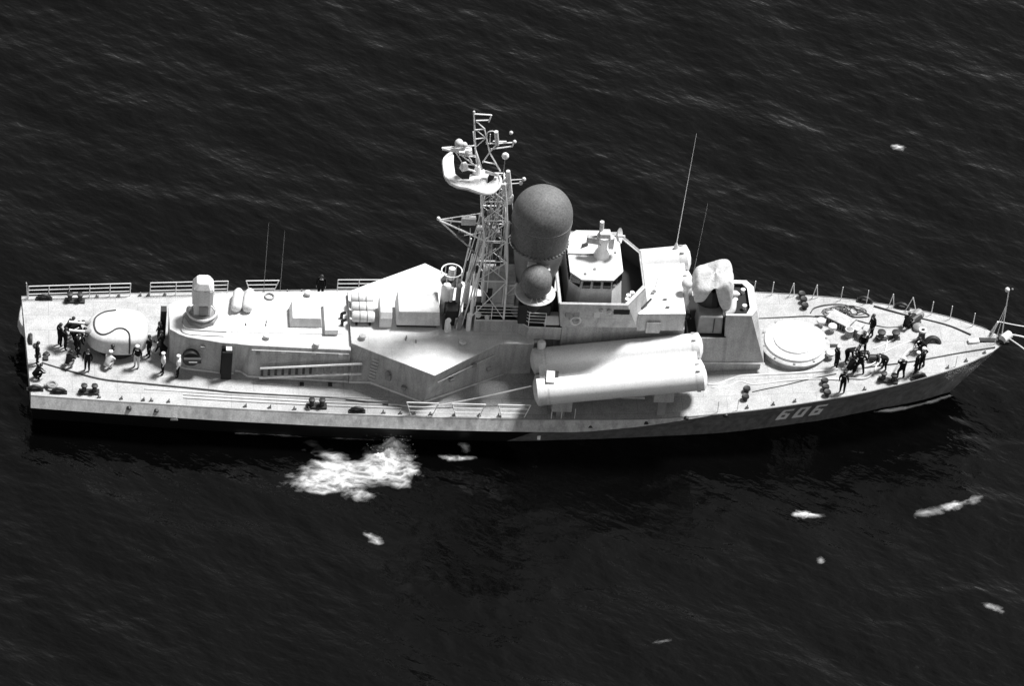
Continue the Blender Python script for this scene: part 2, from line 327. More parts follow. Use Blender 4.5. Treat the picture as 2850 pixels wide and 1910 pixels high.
def hull_pt(x, z, off=0.0):
    t = .5
    for _ in range(30):
        s = (x - .2 * t) / (59.3 * (1 - t) + 56.17 * t); zd = dk(59.3 * s); t = min(max(1 - z / zd, 0), 1)
    q = section(59.3 * s, -1); ts = [0.0, 0.02, .25, .5, .75, 1.0]
    P = np.array([np.interp(t, ts, [q[k][c] for k in range(6)]) for c in range(3)]); n = Vector((.12, -.86, -.42)).normalized()
    return Vector((x, P[1], z)) + n * off
def digit(strokes, x0, wd, z0=.98, z1=2.62, lean=.30):
    mb = MB()
    for (u0, v0, u1, v1) in strokes:
        n = 6; g = []
        for i in range(n + 1):
            for j in range(n + 1):
                u = u0 + (u1 - u0) * i / n; v = v0 + (v1 - v0) * j / n; z = z0 + (z1 - z0) * v
                g.append((x0 + wd * u + lean * v, z))
        top = [tuple(hull_pt(a, b, .03)) for a, b in g]; k = n + 1
        mb.add(top, [(i * k + j, (i + 1) * k + j, (i + 1) * k + j + 1, i * k + j + 1) for i in range(n) for j in range(n)])
    return mb
T = .34; TV = .21
SIX = [(0, 0, T, 1), (T, 1 - TV, 1, 1), (T, 0, 1, TV), (1 - T, TV, 1, .5), (T, .5 - TV * .5, 1 - T, .5 + TV * .5)]
ZERO = [(0, 0, T, 1), (T, 1 - TV, 1, 1), (T, 0, 1, TV), (1 - T, TV, 1, 1 - TV)]
for st, x0 in ((SIX, 45.05), (ZERO, 46.08), (SIX, 47.12)): part('hull_number_digit', digit(st, x0, .70), 'number', HULL)
for x, z in ((6.06, 2.06), (7.68, 1.99), (33.57, 2.1), (36.9, 2.42), (39.3, 2.74), (41.7, 2.82)):
    yk = -(hw(x) + .38 * kn(x) * .5 + .015)
    part('hull_scuttle', MB().tube([(x, yk + .12, z + .05), (x, yk - .03, z - .02)], .15, 12), 'dark', HULL)
part('discharge_spout', MB().box((8.75, -5.42, 1.72), (.45, .3, .18), taper=.4), 'hull', HULL)
part('hull_bracket', MB().box((30.6, -5.65, .95), (.18, .35, .3)), 'number', HULL)

def mirror(p): return [(x, -y) for x, y in p][::-1]
def wall_base(poly, z, parent, r=.075):
    part('base_strip', MB().tube([(x, y, z) for x, y in poly], r, 4), 'roof', parent)

# --- aft deckhouse
stb = [(8.5, -1.15), (9.0, -1.6), (9.5, -1.82), (11.5, -2.15), (12.35, -2.18), (12.45, -1.95), (12.75, -1.98), (13.2, -2.42), (19.2, -2.74)]
stbt = [(8.45, -1.1), (8.95, -1.5), (9.45, -1.75), (11.5, -2.2), (12.35, -2.25), (12.45, -2.28), (12.75, -2.32), (13.2, -2.38), (19.2, -2.66)]
prt = [(x, -y) for x, y in stb if not 12.3 < x < 13]; prtt = [(x, -y) for x, y in stbt if not 12.3 < x < 13]
AFT = part('aft_deckhouse', MB().prism(stb + prt[::-1], 2.3, 4.86, stbt + prtt[::-1]), 'house', SHIP, bevel=.05)
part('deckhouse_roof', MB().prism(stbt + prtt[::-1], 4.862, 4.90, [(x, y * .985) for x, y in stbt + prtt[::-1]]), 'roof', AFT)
wall_base([(x, y - .04) for x, y in stb[1:5]], 2.44, AFT); wall_base([(x, y - .04) for x, y in stb[5:]] , 2.44, AFT)
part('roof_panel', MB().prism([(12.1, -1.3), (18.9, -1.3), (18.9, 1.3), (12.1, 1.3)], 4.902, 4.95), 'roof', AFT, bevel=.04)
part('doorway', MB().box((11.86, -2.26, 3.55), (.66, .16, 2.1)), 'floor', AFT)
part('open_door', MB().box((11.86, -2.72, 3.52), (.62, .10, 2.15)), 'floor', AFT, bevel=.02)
part('door_hood', MB().box((11.95, -2.5, 4.66), (.35, .35, .09)), 'white', AFT)
part('cable_reel', MB().cyl((9.75, -2.28, 3.55), (9.75, -1.9, 3.55), .52, n=18).cyl((9.3, -2.4, 3.6), (10.35, -2.4, 3.62), .2), 'dark', AFT, smooth=True)
part('reel_handle', MB().box((9.85, -2.62, 3.62), (.5, .05, .08)), 'mid', AFT)
for x, z in ((10.4, 4.35), (13.7, 4.3), (15.2, 4.5), (17.0, 4.55), (18.6, 4.5)):
    yw = -(2.18 + (x - 11.5) * .068 if x > 11 else 2.02)
    part('wall_vent', MB().box((x, yw - .06, z), (.26, .14, .2)), 'mid' if x < 14 else 'white', AFT, bevel=.02)
part('wall_pipe', MB().tube([(13.3, -2.5, 4.62), (16.0, -2.64, 4.66), (19.1, -2.78, 4.68)], .035, 5), 'white', AFT)
for x in (16.4, 18.1): part('deck_stay', MB().box((x, -3.05, 2.42), (.25, .3, .12)), 'dark', AFT)
# wall gangway hangs on the wall: a thing of its own
GW = empty('gangway', (13.9, -2.75, 3.0)); tag(GW, 'long pale gangway ladder hung along the starboard deckhouse wall', 'gangway')
def rel(mb, e): mb.v = [(x - e.location.x, y - e.location.y, z - e.location.z) for x, y, z in mb.v]; return mb
for z0, z1 in ((3.45, 4.22), (2.68, 3.42)):
    part('side_rail', rel(MB().tube([(13.85, -2.84, z0), (19.9, -3.12, z1)], .07, 6), GW), 'roof', GW)
for i in range(15):
    x = 14.0 + i * .41; t = (x - 13.85) / 6.05
    part('tread', rel(MB().box((x, -2.70 - .28 * t, 3.06 + .75 * t), (.15, .10, .62)), GW), 'dark' if i < 8 else 'mid', GW)
# --- air intake wing house
wb = [(19.22, -2.76), (20.5, -2.76), (23.56, -4.45), (28.6, -1.85), (30.2, -1.75)]; wt = [(19.22, -2.3), (20.4, -3.0), (24.05, -5.05), (28.1, -2.1), (30.2, -2.05)]
WING = part('intake_wing_house', MB().prism(wb + mirror(wb), 2.3, 5.1, wt + mirror(wt)), 'house', SHIP)
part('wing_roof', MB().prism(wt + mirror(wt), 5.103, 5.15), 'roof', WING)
for s in (1, -1): part('base_strip', MB().tube([(x, s * (y - .05), 2.44) for x, y in wb[:4]], .08, 4), 'roof', WING)
for i in range(7): part('ladder_rung', MB().box((20.55 + i * .02, -3.05 - .02 * i, 2.95 + i * .27), (.42, .1, .05), rz=R(-30)), 'white', WING)
part('wall_fitting', MB().box((21.5, -3.5, 3.6), (.35, .3, .45), rz=R(-30)).sphere((21.4, -3.62, 3.95), .16, 8), 'mid', WING)
for i, (x, y, z) in enumerate(((25.2, -3.9, 3.9), (26.6, -3.0, 4.3), (22.4, -3.95, 3.2), (27.6, -2.35, 3.4))): part('wall_vent', MB().box((x, y - .12, z), (.3, .2, .22), rz=R(30 if x > 24 else -30)), 'mid', WING, bevel=.02)
part('wall_pipe', MB().tube([(24.3, -4.72, 4.3), (27.9, -2.25, 4.35)], .035, 5), 'white', WING)
part('roof_seam', MB().box((19.25, 0, 5.17), (.06, 4.4, .05)), 'white', WING)
# --- roof fittings
for x, y in ((17.15, -2.35), (16.82, 2.2), (19.9, -1.9), (25.9, -2.2), (14.2, -1.75)):
    z = 4.9 if x < 19.2 else 5.15
    part('mushroom_vent', MB().lathe([(.1, z), (.1, z + .14), (.23, z + .16), (.2, z + .27), (.05, z + .31)], (x, y), 14), 'white', SHIP, smooth=True)
for x in (12.42, 13.1):
    mb = MB(); pr = [(.02, 0), (.2, .03), (.3, .14), (.33, .3), (.33, 1.55), (.2, 1.8), (.02, 1.85)]
    mb.loft([[(x + .22 * (v / 1.85) + r * math.cos(a), .3 + v, 5.28 + r * math.sin(a)) for a in np.linspace(0, 2 * math.pi, 14, endpoint=False)] for r, v in pr])
    part('cowl_vent', mb, 'white', SHIP, smooth=True)
part('hatch_house', MB().prism([(15.6, -.78), (17.55, -.78), (17.55, .95), (15.6, .95)], 4.95, 5.62, [(15.75, -.68), (17.45, -.68), (17.45, .88), (15.75, .88)]), 'white', SHIP, bevel=.05)
part('roof_locker', MB().box((18.08, -.1, 5.14), (.8, 2.6, .38)), 'roof', SHIP, bevel=.03)
for y in (.15, -.5): part('roof_pipe', MB().cyl((18.75, y, 4.9), (18.75, y, 5.3), .1).cyl((18.75, y, 5.3), (19.0, y, 5.4), .1), 'dark', SHIP)
for x, y in ((14.2, -.6), (14.25, -.35), (13.0, -.6), (22.5, -1.9), (23.1, -2.1), (22.55, -1.75)): part('roof_eyebolt', MB().box((x, y, (5.0 if x < 19 else 5.2)), (.06, .22, .12)), 'mid', SHIP)
part('roof_ring', MB().torus((14.5, 1.95, 4.98), .27, .05, 20, 6), 'mid', SHIP)
# gun fire-control radar on the aft roof
MC = part('fire_control_radar', MB().prism([(9.72, -.5), (9.95, -.62), (10.75, -.62), (10.98, -.5), (10.98, .5), (10.75, .62), (9.95, .62), (9.72, .5)], 6.35, 7.5).prism([(9.72, -.5), (9.95, -.62), (10.75, -.62), (10.98, -.5), (10.98, .5), (10.75, .62), (9.95, .62), (9.72, .5)], 7.5, 7.95, [(9.95, -.3), (10.1, -.42), (10.6, -.42), (10.75, -.3), (10.75, .3), (10.6, .42), (10.1, .42), (9.95, .3)]).prism([(9.85, -.5), (10.85, -.5), (10.85, .5), (9.85, .5)], 5.5, 6.34), 'white', SHIP, bevel=.06)
part('pedestal', MB().lathe([(1.0, 4.9), (.98, 5.15), (.8, 5.3), (.66, 5.5)], (10.35, 0), 8), 'mid', MC)
part('platform_ring', MB().torus((10.35, 0, 5.42), .88, .07, 20, 6), 'white', MC)
part('access_panel', MB().prism([(10.15, -.56), (10.7, -.56), (10.7, -.4), (10.15, -.4)], 5.6, 6.2), 'mid', MC)
part('radar_handrail', MB().tube(smooth_path([(9.3, -.2, 5.2), (9.2, -.9, 5.2), (9.6, -1.45, 5.2), (11.8, -1.6, 5.2)]), .05, 5), 'mid', MC)
# --- engine exhaust hood, stack block
hood = [[(x, y, z) for y, z in [(-.92, 5.15), (-.92, 5.9), (-.7, 6.25), (-.3, 6.38), (.3, 6.38), (.7, 6.25), (.92, 5.9), (.92, 5.15)]] for x in (20.95, 21.68)]
part('exhaust_hood', MB().loft(hood), 'white', SHIP, bevel=.04)
part('stack_plinth', MB().box((23.2, .08, 5.26), (2.4, 1.7, .25)), 'dark', SHIP)  # coloured black to paint the shaded gap under the block's overhang
part('stack_block', MB().prism([(21.95, -.92), (24.6, -.92), (24.6, 1.08), (21.95, 1.08)], 5.38, 6.45, [(22.05, -.85), (24.5, -.85), (24.5, 1.02), (22.05, 1.02)]), 'white', SHIP, bevel=.06)
# pipes, tank and gear between stack and mast
part('vertical_tank', MB().lathe([(.3, 5.2), (.34, 5.4), (.34, 7.2), (.2, 7.45), (.03, 7.5)], (24.95, .55), 14), 'steel', SHIP, smooth=True)
part('gear_locker', MB().box((25.25, -.1, 5.75), (.75, 1.0, 1.2)), 'dark', SHIP, bevel=.04)
for i, (x, y, z, h) in enumerate(((25.0, -1.05, 5.15, .8), (25.75, -.85, 5.15, .9), (26.3, -.9, 5.15, 1.2), (25.65, .3, 5.15, 2.4), (26.2, .6, 5.15, 3.2))):
    part('exhaust_pipe', MB().tube([(x, y, z), (x, y, z + h), (x + .05, y - .12, z + h + .15)], .16, 10), 'mid' if i % 2 else 'steel', SHIP, smooth=True)
part('small_tank', MB().tube(smooth_path([(25.05, -.85, 5.4), (25.05, -1.2, 5.42)]), [.2] * 7, 12), 'white', SHIP, smooth=True)
RB = part('ring_platform', MB().torus((25.2, 1.0, 8.15), .62, .04, 26, 6), 'steel', SHIP)
part('platform_floor', MB().lathe([(.6, 7.28), (.6, 7.34)], (25.2, 1.0), 20), 'dark', RB)
for k in range(6): a = k * math.pi / 3; part('platform_post', MB().cyl((25.2 + .62 * math.cos(a), 1 + .62 * math.sin(a), 7.3), (25.2 + .62 * math.cos(a), 1 + .62 * math.sin(a), 8.15), .025, n=5), 'steel', RB)
part('platform_column', MB().cyl((25.2, 1.0, 5.15), (25.2, 1.0, 7.3), .16), 'steel', RB)
part('searchlight', MB().cyl((25.2, 1.0, 7.5), (25.22, 1.05, 8.3), .2, n=12), 'white', RB, smooth=True)
for x, z in ((26.8, 7.15), (27.35, 6.95)): part('lamp_globe', MB().sphere((x, -.95, z - .75), .2 if x < 27 else .16, 12), 'white', SHIP, smooth=True)
for i in range(14):
    x = random.uniform(24.8, 26.4); y = random.uniform(-.9, 1.3); h = random.uniform(.4, 2.6)
    part('uptake_gear', MB().tube([(x, y, 5.15), (x + random.uniform(-.1, .1), y, 5.15 + h)], random.uniform(.05, .16), 8) if i % 3 else MB().box((x, y, 5.15 + h / 4), (.3, .35, h / 2)), random.choice(('dark', 'dark', 'mid', 'steel')), SHIP, smooth=bool(i % 3))
# --- platform under the mast, with railing
PA = [(26.6, -1.08), (29.2, -1.08), (29.8, -1.62), (31.8, -1.68)]
PLAT = part('mast_platform', MB().prism(PA + mirror(PA), 5.15, 6.1), 'house', SHIP)
part('platform_deck', MB().prism([(x + (.05 if x < 27 else 0), y + .05) for x, y in PA] + mirror([(x + (.05 if x < 27 else 0), y + .05) for x, y in PA]), 6.102, 6.13), 'floor', PLAT)
def railing(pts, h=1.0, rails=3, r=.022, name='railing', mat='steel', posts=None, par=SHIP):
    P = [Vector(p) for p in pts]; up = Vector((0, 0, h))
    o = part(name, MB().tube([p + up for p in P], r * 1.25, 5), mat, par)
    for k in range(1, rails): part('rail', MB().tube([p + up * (1 - k / rails * .95) for p in P], r, 5), mat, o)
    for p in (posts or P): part('post', MB().cyl(p, Vector(p) + up, r * 1.2, n=5), mat, o)
    return o
railing([(26.65, -1.04, 6.13), (27.6, -1.04, 6.13), (29.2, -1.04, 6.13), (29.8, -1.56, 6.13), (30.8, -1.6, 6.13)], 1.05, 4)
part('platform_edge', MB().tube([(26.6, -1.1, 6.1), (29.2, -1.1, 6.1), (29.8, -1.64, 6.1), (31.8, -1.7, 6.1)], .06, 4), 'white', PLAT)
part('dark_void_box', MB().box((30.1, -.7, 6.9), (1.9, 1.5, 1.5)), 'dark', SHIP, bevel=.05)  # added black box, paints the dark void under the small radome
part('canvas_locker', MB().box((31.2, -1.25, 6.5), (1.0, .55, .75), taper=.8), 'canvas', SHIP, bevel=.08)
MBX = part('mast_house', MB().prism([(27.0, -.75), (28.9, -.75), (28.9, .75), (27.0, .75)], 7.05, 9.0), 'house', SHIP, bevel=.03)
part('mast_house_void', MB().box((28.0, .1, 6.6), (1.5, 1.1, .95)), 'dark', MBX)  # black box standing in for the shaded void below the mast house
part('house_edge', MB().box((27.95, -.78, 7.1), (1.9, .06, .1)), 'white', MBX)
part('house_pipe', MB().tube([(28.2, -.86, 7.1), (28.2, -.86, 8.7), (28.8, -.95, 8.8), (28.9, -1.1, 9.1)], .06, 6), 'white', MBX)
part('house_door', MB().box((27.35, -.77, 7.75), (.34, .05, 1.2)), 'dark', MBX)
# --- lattice mast
lv = [6.13, 9.05, 10.55, 12.1, 13.6, 15.0, 16.3]
fx = [28.35, 28.3, 28.22, 28.06, 27.95, 27.8, 27.6]; ax = [26.3, 26.5, 26.7, 26.72, 26.5, 26.35, 26.3]; hy = [1.0, .92, .85, .78, .68, .58, .5]
mb = MB()
for s in (-1, 1):
    for X in (fx, ax): mb.tube([(x, s * y, z) for x, y, z in zip(X, hy, lv)], .065, 6)
MAST = part('lattice_mast', mb, 'steel', SHIP)
def brace(a, b, r=.038, mat='steel', name='brace', par=None): return part(name, MB().cyl(a, b, r * .85, n=5), ('mid' if mat == 'steel' and a[2] < 15 and random.random() < .25 else mat), par or MAST)
for k in range(6):
    q0 = [(fx[k], -hy[k]), (fx[k], hy[k]), (ax[k], hy[k]), (ax[k], -hy[k])]; q1 = [(fx[k + 1], -hy[k + 1]), (fx[k + 1], hy[k + 1]), (ax[k + 1], hy[k + 1]), (ax[k + 1], -hy[k + 1])]
    for i in range(4):
        j = (i + 1) % 4
        brace((*q1[i], lv[k + 1]), (*q1[j], lv[k + 1]), .045)
        if (i + k) % 2: brace((*q0[i], lv[k]), (*q1[j], lv[k + 1]))
        else: brace((*q0[j], lv[k]), (*q1[i], lv[k + 1]))
        if k in (1, 2, 3, 4) or i == 3:
            if (i + k) % 2: brace((*q0[j], lv[k]), (*q1[i], lv[k + 1]), .03)
            else: brace((*q0[i], lv[k]), (*q1[j], lv[k + 1]), .03)
for s in (-1, 1):
    brace((26.55, s * .85, 7), (26.7, s * .8, 12.1), .05); brace((25.9, s * .7, 5.2), (26.7, s * .75, 10.5), .06); brace((25.6, s * .9, 5.2), (26.1, s * .7, 11.0), .06)
tip = (23.97, 0, 13.0)
for b, r in (((26.7, -.75, 12.1), .06), ((26.7, .75, 12.1), .06), ((26.62, 0, 10.2), .06), ((26.5, 0, 13.6), .035)): brace(tip, b, r)
for x0, z0, x1, z1 in ((25.2, 12.6, 25.3, 11.75), (25.3, 11.75, 26.7, 12.1), (24.7, 12.75, 24.8, 13.2), (25.9, 12.4, 26.0, 10.9)): brace((x0, 0, z0), (x1, 0, z1), .035)
part('yard_lamp', MB().sphere((23.95, 0, 13.1), .13, 8), 'white', MAST, smooth=True)
part('radar_panel', MB().box((25.75, .0, 13.0), (.85, .3, .52)), 'white', MAST, bevel=.02)
part('yard_gear', MB().sphere((25.4, .1, 11.9), .25, 8), 'dark', MAST)
part('mast_lantern', MB().lathe([(.2, 14.55), (.24, 14.6), (.24, 15.1), (.1, 15.25)], (28.0, -.1), 10), 'white', MAST, smooth=True)
part('mast_trunk', MB().tube([(27.95, -.1, 15.3), (27.75, -.1, 17.0)], [.22, .12], 8), 'white', MAST)
part('mast_trunk', MB().tube([(28.1, -.3, 12.1), (28.05, -.3, 13.2)], [.1, .16], 8), 'white', MAST)
for x, z in ((28.75, 16.3), (28.6, 16.0), (28.9, 12.9)): part('signal_lamp', MB().sphere((x, 0, z), .13, 8), 'white', MAST, smooth=True); brace((27.8, 0, z - .1), (x, 0, z), .03)
OUT = [(24.6, 2.07), (24.25, 1.68), (24.06, 1.23), (24.05, .36), (24.11, -.32), (24.32, -.69), (24.74, -1.02), (25.3, -1.15), (25.93, -1.47), (26.36, -1.61), (26.78, -1.51), (27.18, -.97), (27.33, -.4), (27.28, -.03), (27.05, .15), (26.8, -.48), (26.47, -.62), (26.44, -.37), (26.73, .33), (26.39, .69), (25.79, .23), (25.54, .16), (25.48, -.28), (25.07, -.29), (24.69, .19), (24.66, 1.26), (24.71, 1.88)]
RA = part('radar_antenna', MB().prism(OUT, 16.3, 16.45), 'white', MAST, bevel=.03)
part('antenna_rim', MB().tube(smooth_path([(x, y, 16.5) for x, y in OUT[:14]], 3), .09, 6), 'white', MAST, smooth=True)
part('antenna_drive', MB().lathe([(.3, 15.6), (.3, 16.3), (.15, 17.0)], (26.0, .3), 12), 'steel', MAST)
part('antenna_feed', MB().box((25.15, .05, 17.15), (.45, .4, .45), rz=.4, taper=.7), 'white', MAST, bevel=.03)
brace((25.3, .0, 17.0), (26.1, .2, 16.6), .07); brace((26.4, -.1, 16.9), (27.2, -.2, 16.7), .12, 'white', 'feed_arm')
# topmast
tp = [((25.38, 0, 21.3), (25.7, 0, 18.5), .06), ((25.7, 0, 18.5), (26.15, -.3, 17.3), .06), ((25.7, 0, 18.5), (26.1, .4, 17.0), .05), ((26.1, 0, 20.1), (26.55, 0, 18.3), .05), ((26.55, 0, 18.3), (27.3, 0, 16.9), .06), ((26.55, 0, 18.3), (26.2, 0, 17.5), .05),
      ((25.38, 0, 21.2), (26.42, 0, 21.15), .05), ((25.55, 0, 20.7), (26.32, 0, 20.75), .045), ((26.42, 0, 21.15), (26.3, 0, 20.6), .06), ((25.6, 0, 20.6), (26.12, 0, 20.1), .04), ((25.55, 0, 20.0), (26.1, 0, 20.05), .04), ((25.6, 0, 19.3), (26.25, 0, 19.4), .04),
      ((25.6, 0, 20.0), (26.25, 0, 19.4), .03), ((25.65, 0, 18.6), (26.25, 0, 19.4), .03), ((26.2, 0, 17.6), (27.0, 0, 17.4), .045), ((26.9, 0, 18.9), (26.55, 0, 18.3), .05), ((25.65, -.25, 18.8), (25.9, -.3, 17.4), .04), ((25.5, .3, 19.6), (25.9, .35, 17.2), .04),
      ((26.3, 0, 18.95), (27.95, 0, 19.1), .05), ((26.6, 0, 18.55), (27.85, 0, 18.8), .05), ((27.9, 0, 19.1), (27.85, 0, 18.8), .05), ((26.7, .2, 19.0), (27.5, .2, 19.0), .04), ((23.72, 0, 18.57), (25.7, .25, 18.6), .05), ((23.72, 0, 18.57), (25.7, -.35, 18.3), .05), ((24.4, 0, 18.55), (25.0, -.2, 17.6), .04),
      ((25.0, .1, 18.5), (25.6, .2, 17.4), .04), ((24.6, -.1, 18.4), (25.9, -.2, 17.3), .05), ((24.8, .1, 18.0), (25.9, 0, 17.9), .05), ((24.9, -.3, 17.6), (26.1, -.2, 17.5), .04)]
for a, b, r in tp: brace(a, b, r)
part('iff_antenna', MB().cyl((26.95, 0, 18.9), (26.8, 0, 19.9), .13, n=10), 'white', MAST, smooth=True)
part('antenna_loop', MB().torus((26.55, 0, 19.65), .28, .035, 14, 6, 0, math.pi, tilt=Matrix.Rotation(R(90), 3, 'X')), 'white', MAST)
for x in (26.3, 26.5): brace((x, 0, 18.95), (x - .02, 0, 19.7), .035)
for c, r in (((27.95, 0, 19.15), .12), ((27.7, .1, 19.75), .12), ((24.7, 0, 18.95), .27), ((25.05, .1, 18.75), .18), ((25.2, -.2, 18.35), .2), ((25.38, 0, 21.35), .08)): part('antenna_head', MB().sphere(c, r, 10), 'white', MAST, smooth=True)
part('direction_finder', MB().sphere((27.5, 0, 18.05), .22, 12), 'steel', MAST, smooth=True); brace((27.5, 0, 16.6), (27.5, 0, 17.9), .03, 'mid')
part('spreader', MB().prism([(23.75, -.03), (25.5, -.4), (25.5, .3), (23.75, .03)], 18.40, 18.46), 'steel', MAST)
for i in range(46):      # stays, halyards and cable runs
    z0 = random.choice((12.1, 13.0, 13.6, 15.5, 16.3)); x0 = random.uniform(26.4, 28.0); y0 = random.uniform(-.6, .6)
    part('cable_run', MB().cyl((x0, y0, z0), (x0 + random.uniform(-.9, .5), y0 + random.uniform(-.5, .5), z0 - random.uniform(2.5, 5.5)), .028, n=4), random.choice(('steel', 'mid', 'steel')), MAST)
for i in range(22):
    x0 = random.uniform(26.4, 28.1); z0 = random.uniform(7.2, 15.5); part('mast_box', MB().box((x0, random.uniform(-.6, .5), z0), (random.uniform(.15, .4), .25, random.uniform(.15, .4))), random.choice(('steel', 'mid', 'dark')), MAST)
# --- large radome on its drum
DR = part('radome_drum', MB().lathe([(1.3, 6.1), (1.2, 8.7), (1.52, 11.1), (1.6, 11.5)], (30.1, 0), 40), 'mid', SHIP, smooth=True)
part('drum_bracket', MB().box((30.0, -1.6, 10.75), (1.35, .5, .14)).box((29.6, -1.6, 10.95), (.5, .4, .3)), 'white', DR, bevel=.02)
RD = part('radome', MB().lathe([(1.66, 11.52), (1.70, 11.9), (1.76, 12.5), (1.80, 13.2), (1.80, 13.6)] + [(1.8 * math.cos(a), 13.6 + 1.8 * math.sin(a)) for a in np.linspace(.1, 1.5, 14)] + [(.02, 15.4)], (30.1, 0), 56), 'radome', SHIP, smooth=True)
for zz_ in (13.3,): part('panel_seam', MB().torus((30.1, 0, zz_), 1.802, .012, 48, 4), 'mid', RD)
mb = MB()
for k in range(44): a = 2 * math.pi * k / 44; mb.sphere((30.1 + 1.66 * math.cos(a), 1.66 * math.sin(a), 11.52), .12, 6)
part('laced_rim', mb, 'radome', RD)
for s in (-1, 1):
    X, Y = 29.85, s * 2.3
    P = part('missile_link_dish', MB().loft([[(X + r * math.cos(a), Y + r * math.sin(a), z) for a in np.linspace(0, 2 * math.pi, 28, endpoint=False)] for r, z in ((.45, 9.0), (1.15, 9.35), (1.22, 9.45), (1.18, 9.5), (.7, 9.4), (.3, 9.38))]), 'white', SHIP, smooth=True)
    part('pedestal', MB().lathe([(.2, 8.0), (.4, 8.4), (.45, 9.05)], (X, Y), 16), 'dark', P, smooth=True)  # pedestal blackened to paint in the shade beneath the dish
    part('dish_bracket', MB().box((X + .05, s * 1.5, 8.75), (.5, 1.3, .3)), 'mid', P)
    part('small_radome', MB().lathe([(.62, 9.4), (.62, 9.7), (.93, 9.95), (.93, 10.45)] + [(.93 * math.cos(a), 10.45 + .93 * math.sin(a)) for a in np.linspace(.12, 1.5, 9)] + [(.02, 11.38)], (X, Y), 30), 'radome', P, smooth=True)
    part('dish_stay', MB().tube([(28.9, Y, 9.4), (28.1, Y, 9.15), (28.75, Y + .3, 9.75)], .035, 5), 'white', P)
    for k in range(4): a = -1.9 + k * .4 if s < 0 else 1.1 + k * .4; part('dish_rib', MB().cyl((X + .6 * math.cos(a), Y + .6 * math.sin(a), 9.46), (X + 1.15 * math.cos(a), Y + 1.15 * math.sin(a), 9.54), .025, n=5), 'steel', P)
# --- bridge
lb = [(31.82, -1.72), (36.9, -1.72), (37.2, -1.5)]; l2 = [(31.82, -2.2), (36.2, -2.25), (37.0, -1.6)]
BR = part('bridge_block', MB().loft([[(x, y, z) for x, y in p + mirror(p)] for p, z in ((lb, 2.3), (lb, 6.35), (l2, 6.9))]), 'house', SHIP)
base = [(31.6, -2.38), (36.2, -2.38), (37.02, -1.62)]; top = [(31.25, -3.25), (35.3, -3.25), (36.52, -1.55)]
base += mirror(base); top += mirror(top)
def inset(p, d):
    c = np.mean(p, 0); return [(x - d * np.sign(x - c[0]) * (1 if abs(x - c[0]) > .6 else .4), y - d * np.sign(y)) for x, y in p]
mb = MB(); ti = inset(top, .13); bi = inset([(b_[0] + (t_[0] - b_[0]) * .475, b_[1] + (t_[1] - b_[1]) * .475) for b_, t_ in zip(base, top)], .12)
mb.loft([[(x, y, 6.88) for x, y in base], [(x, y, 9.45) for x, y in top], [(x, y, 9.46) for x, y in ti]], cap=False)
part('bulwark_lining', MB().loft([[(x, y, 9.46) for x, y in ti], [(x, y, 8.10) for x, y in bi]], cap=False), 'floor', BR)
PW = part('bridge_bulwark', mb, 'house', BR)
part('bulwark_cap', MB().tube([(x, y, 9.47) for x, y in top] + [(top[0][0], top[0][1], 9.47)], .065, 4), 'white', BR)
part('bulwark_cap', MB().tube([(x - .1 if x > 33 else x, y * .955, 9.40) for x, y in top], .045, 4), 'white', BR)
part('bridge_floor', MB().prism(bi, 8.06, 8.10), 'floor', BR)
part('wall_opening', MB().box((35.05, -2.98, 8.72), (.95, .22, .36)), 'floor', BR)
part('wall_light', MB().sphere((34.3, -3.1, 8.75), .16, 8).sphere((33.8, -3.12, 8.8), .14, 8), 'white', BR)
part('front_slots', MB().box((36.55, -2.55, 8.95), (.1, 1.1, .12), rz=R(-36)), 'dark', BR)
oc = [(31.9, -1.55), (32.55, -2.25), (34.45, -2.25), (35.1, -1.4)]; ot = oc + mirror(oc)
ob = [(33.5 + (x - 33.5) * 1.06, y * 1.12) for x, y in ot]; ow = [(33.5 + (x - 33.5) * .93, y * .93) for x, y in ot]
PH = part('pilothouse', MB().loft([[(x, y, 8.1) for x, y in ob], [(x, y, 9.85) for x, y in [(33.5 + (x - 33.5) * .97, y * .97) for x, y in ot]], [(x, y, 10.38) for x, y in ow]]), 'white', BR)
part('pilothouse_roof', MB().prism([(33.5 + (x - 33.5) * 1.0, y * 1.0) for x, y in ot], 10.39, 10.50), 'roof', BR, bevel=.03)
part('roof_ledge', MB().prism([(33.5 + (x - 33.5) * .975, y * .975) for x, y in ot], 10.30, 10.375), 'mid', BR)
part('roof_seam', MB().box((32.7, .02, 10.54), (1.7, .1, .07)), 'mid', BR)
def wall_windows(a, b, n, z0, z1, s0, s1, margin=.12):
    for i in range(n):
        t0 = (i + margin) / n; t1 = (i + 1 - margin) / n; q = []
        for t, z, s in ((t0, z0, s0), (t1, z0, s0), (t1, z1, s1), (t0, z1, s1)):
            x = a[0] + (b[0] - a[0]) * t; y = a[1] + (b[1] - a[1]) * t; q.append((33.5 + (x - 33.5) * s, y * s, z))
        c = np.mean(q, 0); nrm = np.cross(np.subtract(q[1], q[0]), np.subtract(q[3], q[0])); nrm /= np.linalg.norm(nrm)
        if np.dot(nrm, [c[0] - 33.5, c[1], 0]) < 0: nrm = -nrm
        part('window', MB().loft([[tuple(np.array(p) + nrm * .035) for p in q], [tuple(np.array(p) - nrm * .03) for p in q]]), 'glass', BR)
n8 = len(ot)
for i in range(n8):
    a, b = ot[i], ot[(i + 1) % n8]; L_ = math.dist(a, b)
    wall_windows(a, b, max(1, round(L_ / .65)), 9.80, 10.26, .985, .955)
for x, y in ((33.4, -1.3), (32.8, -1.75), (34.75, .25)): part('roof_fitting', MB().box((x, y, 10.54), (.14, .14, .08)), 'mid', BR)
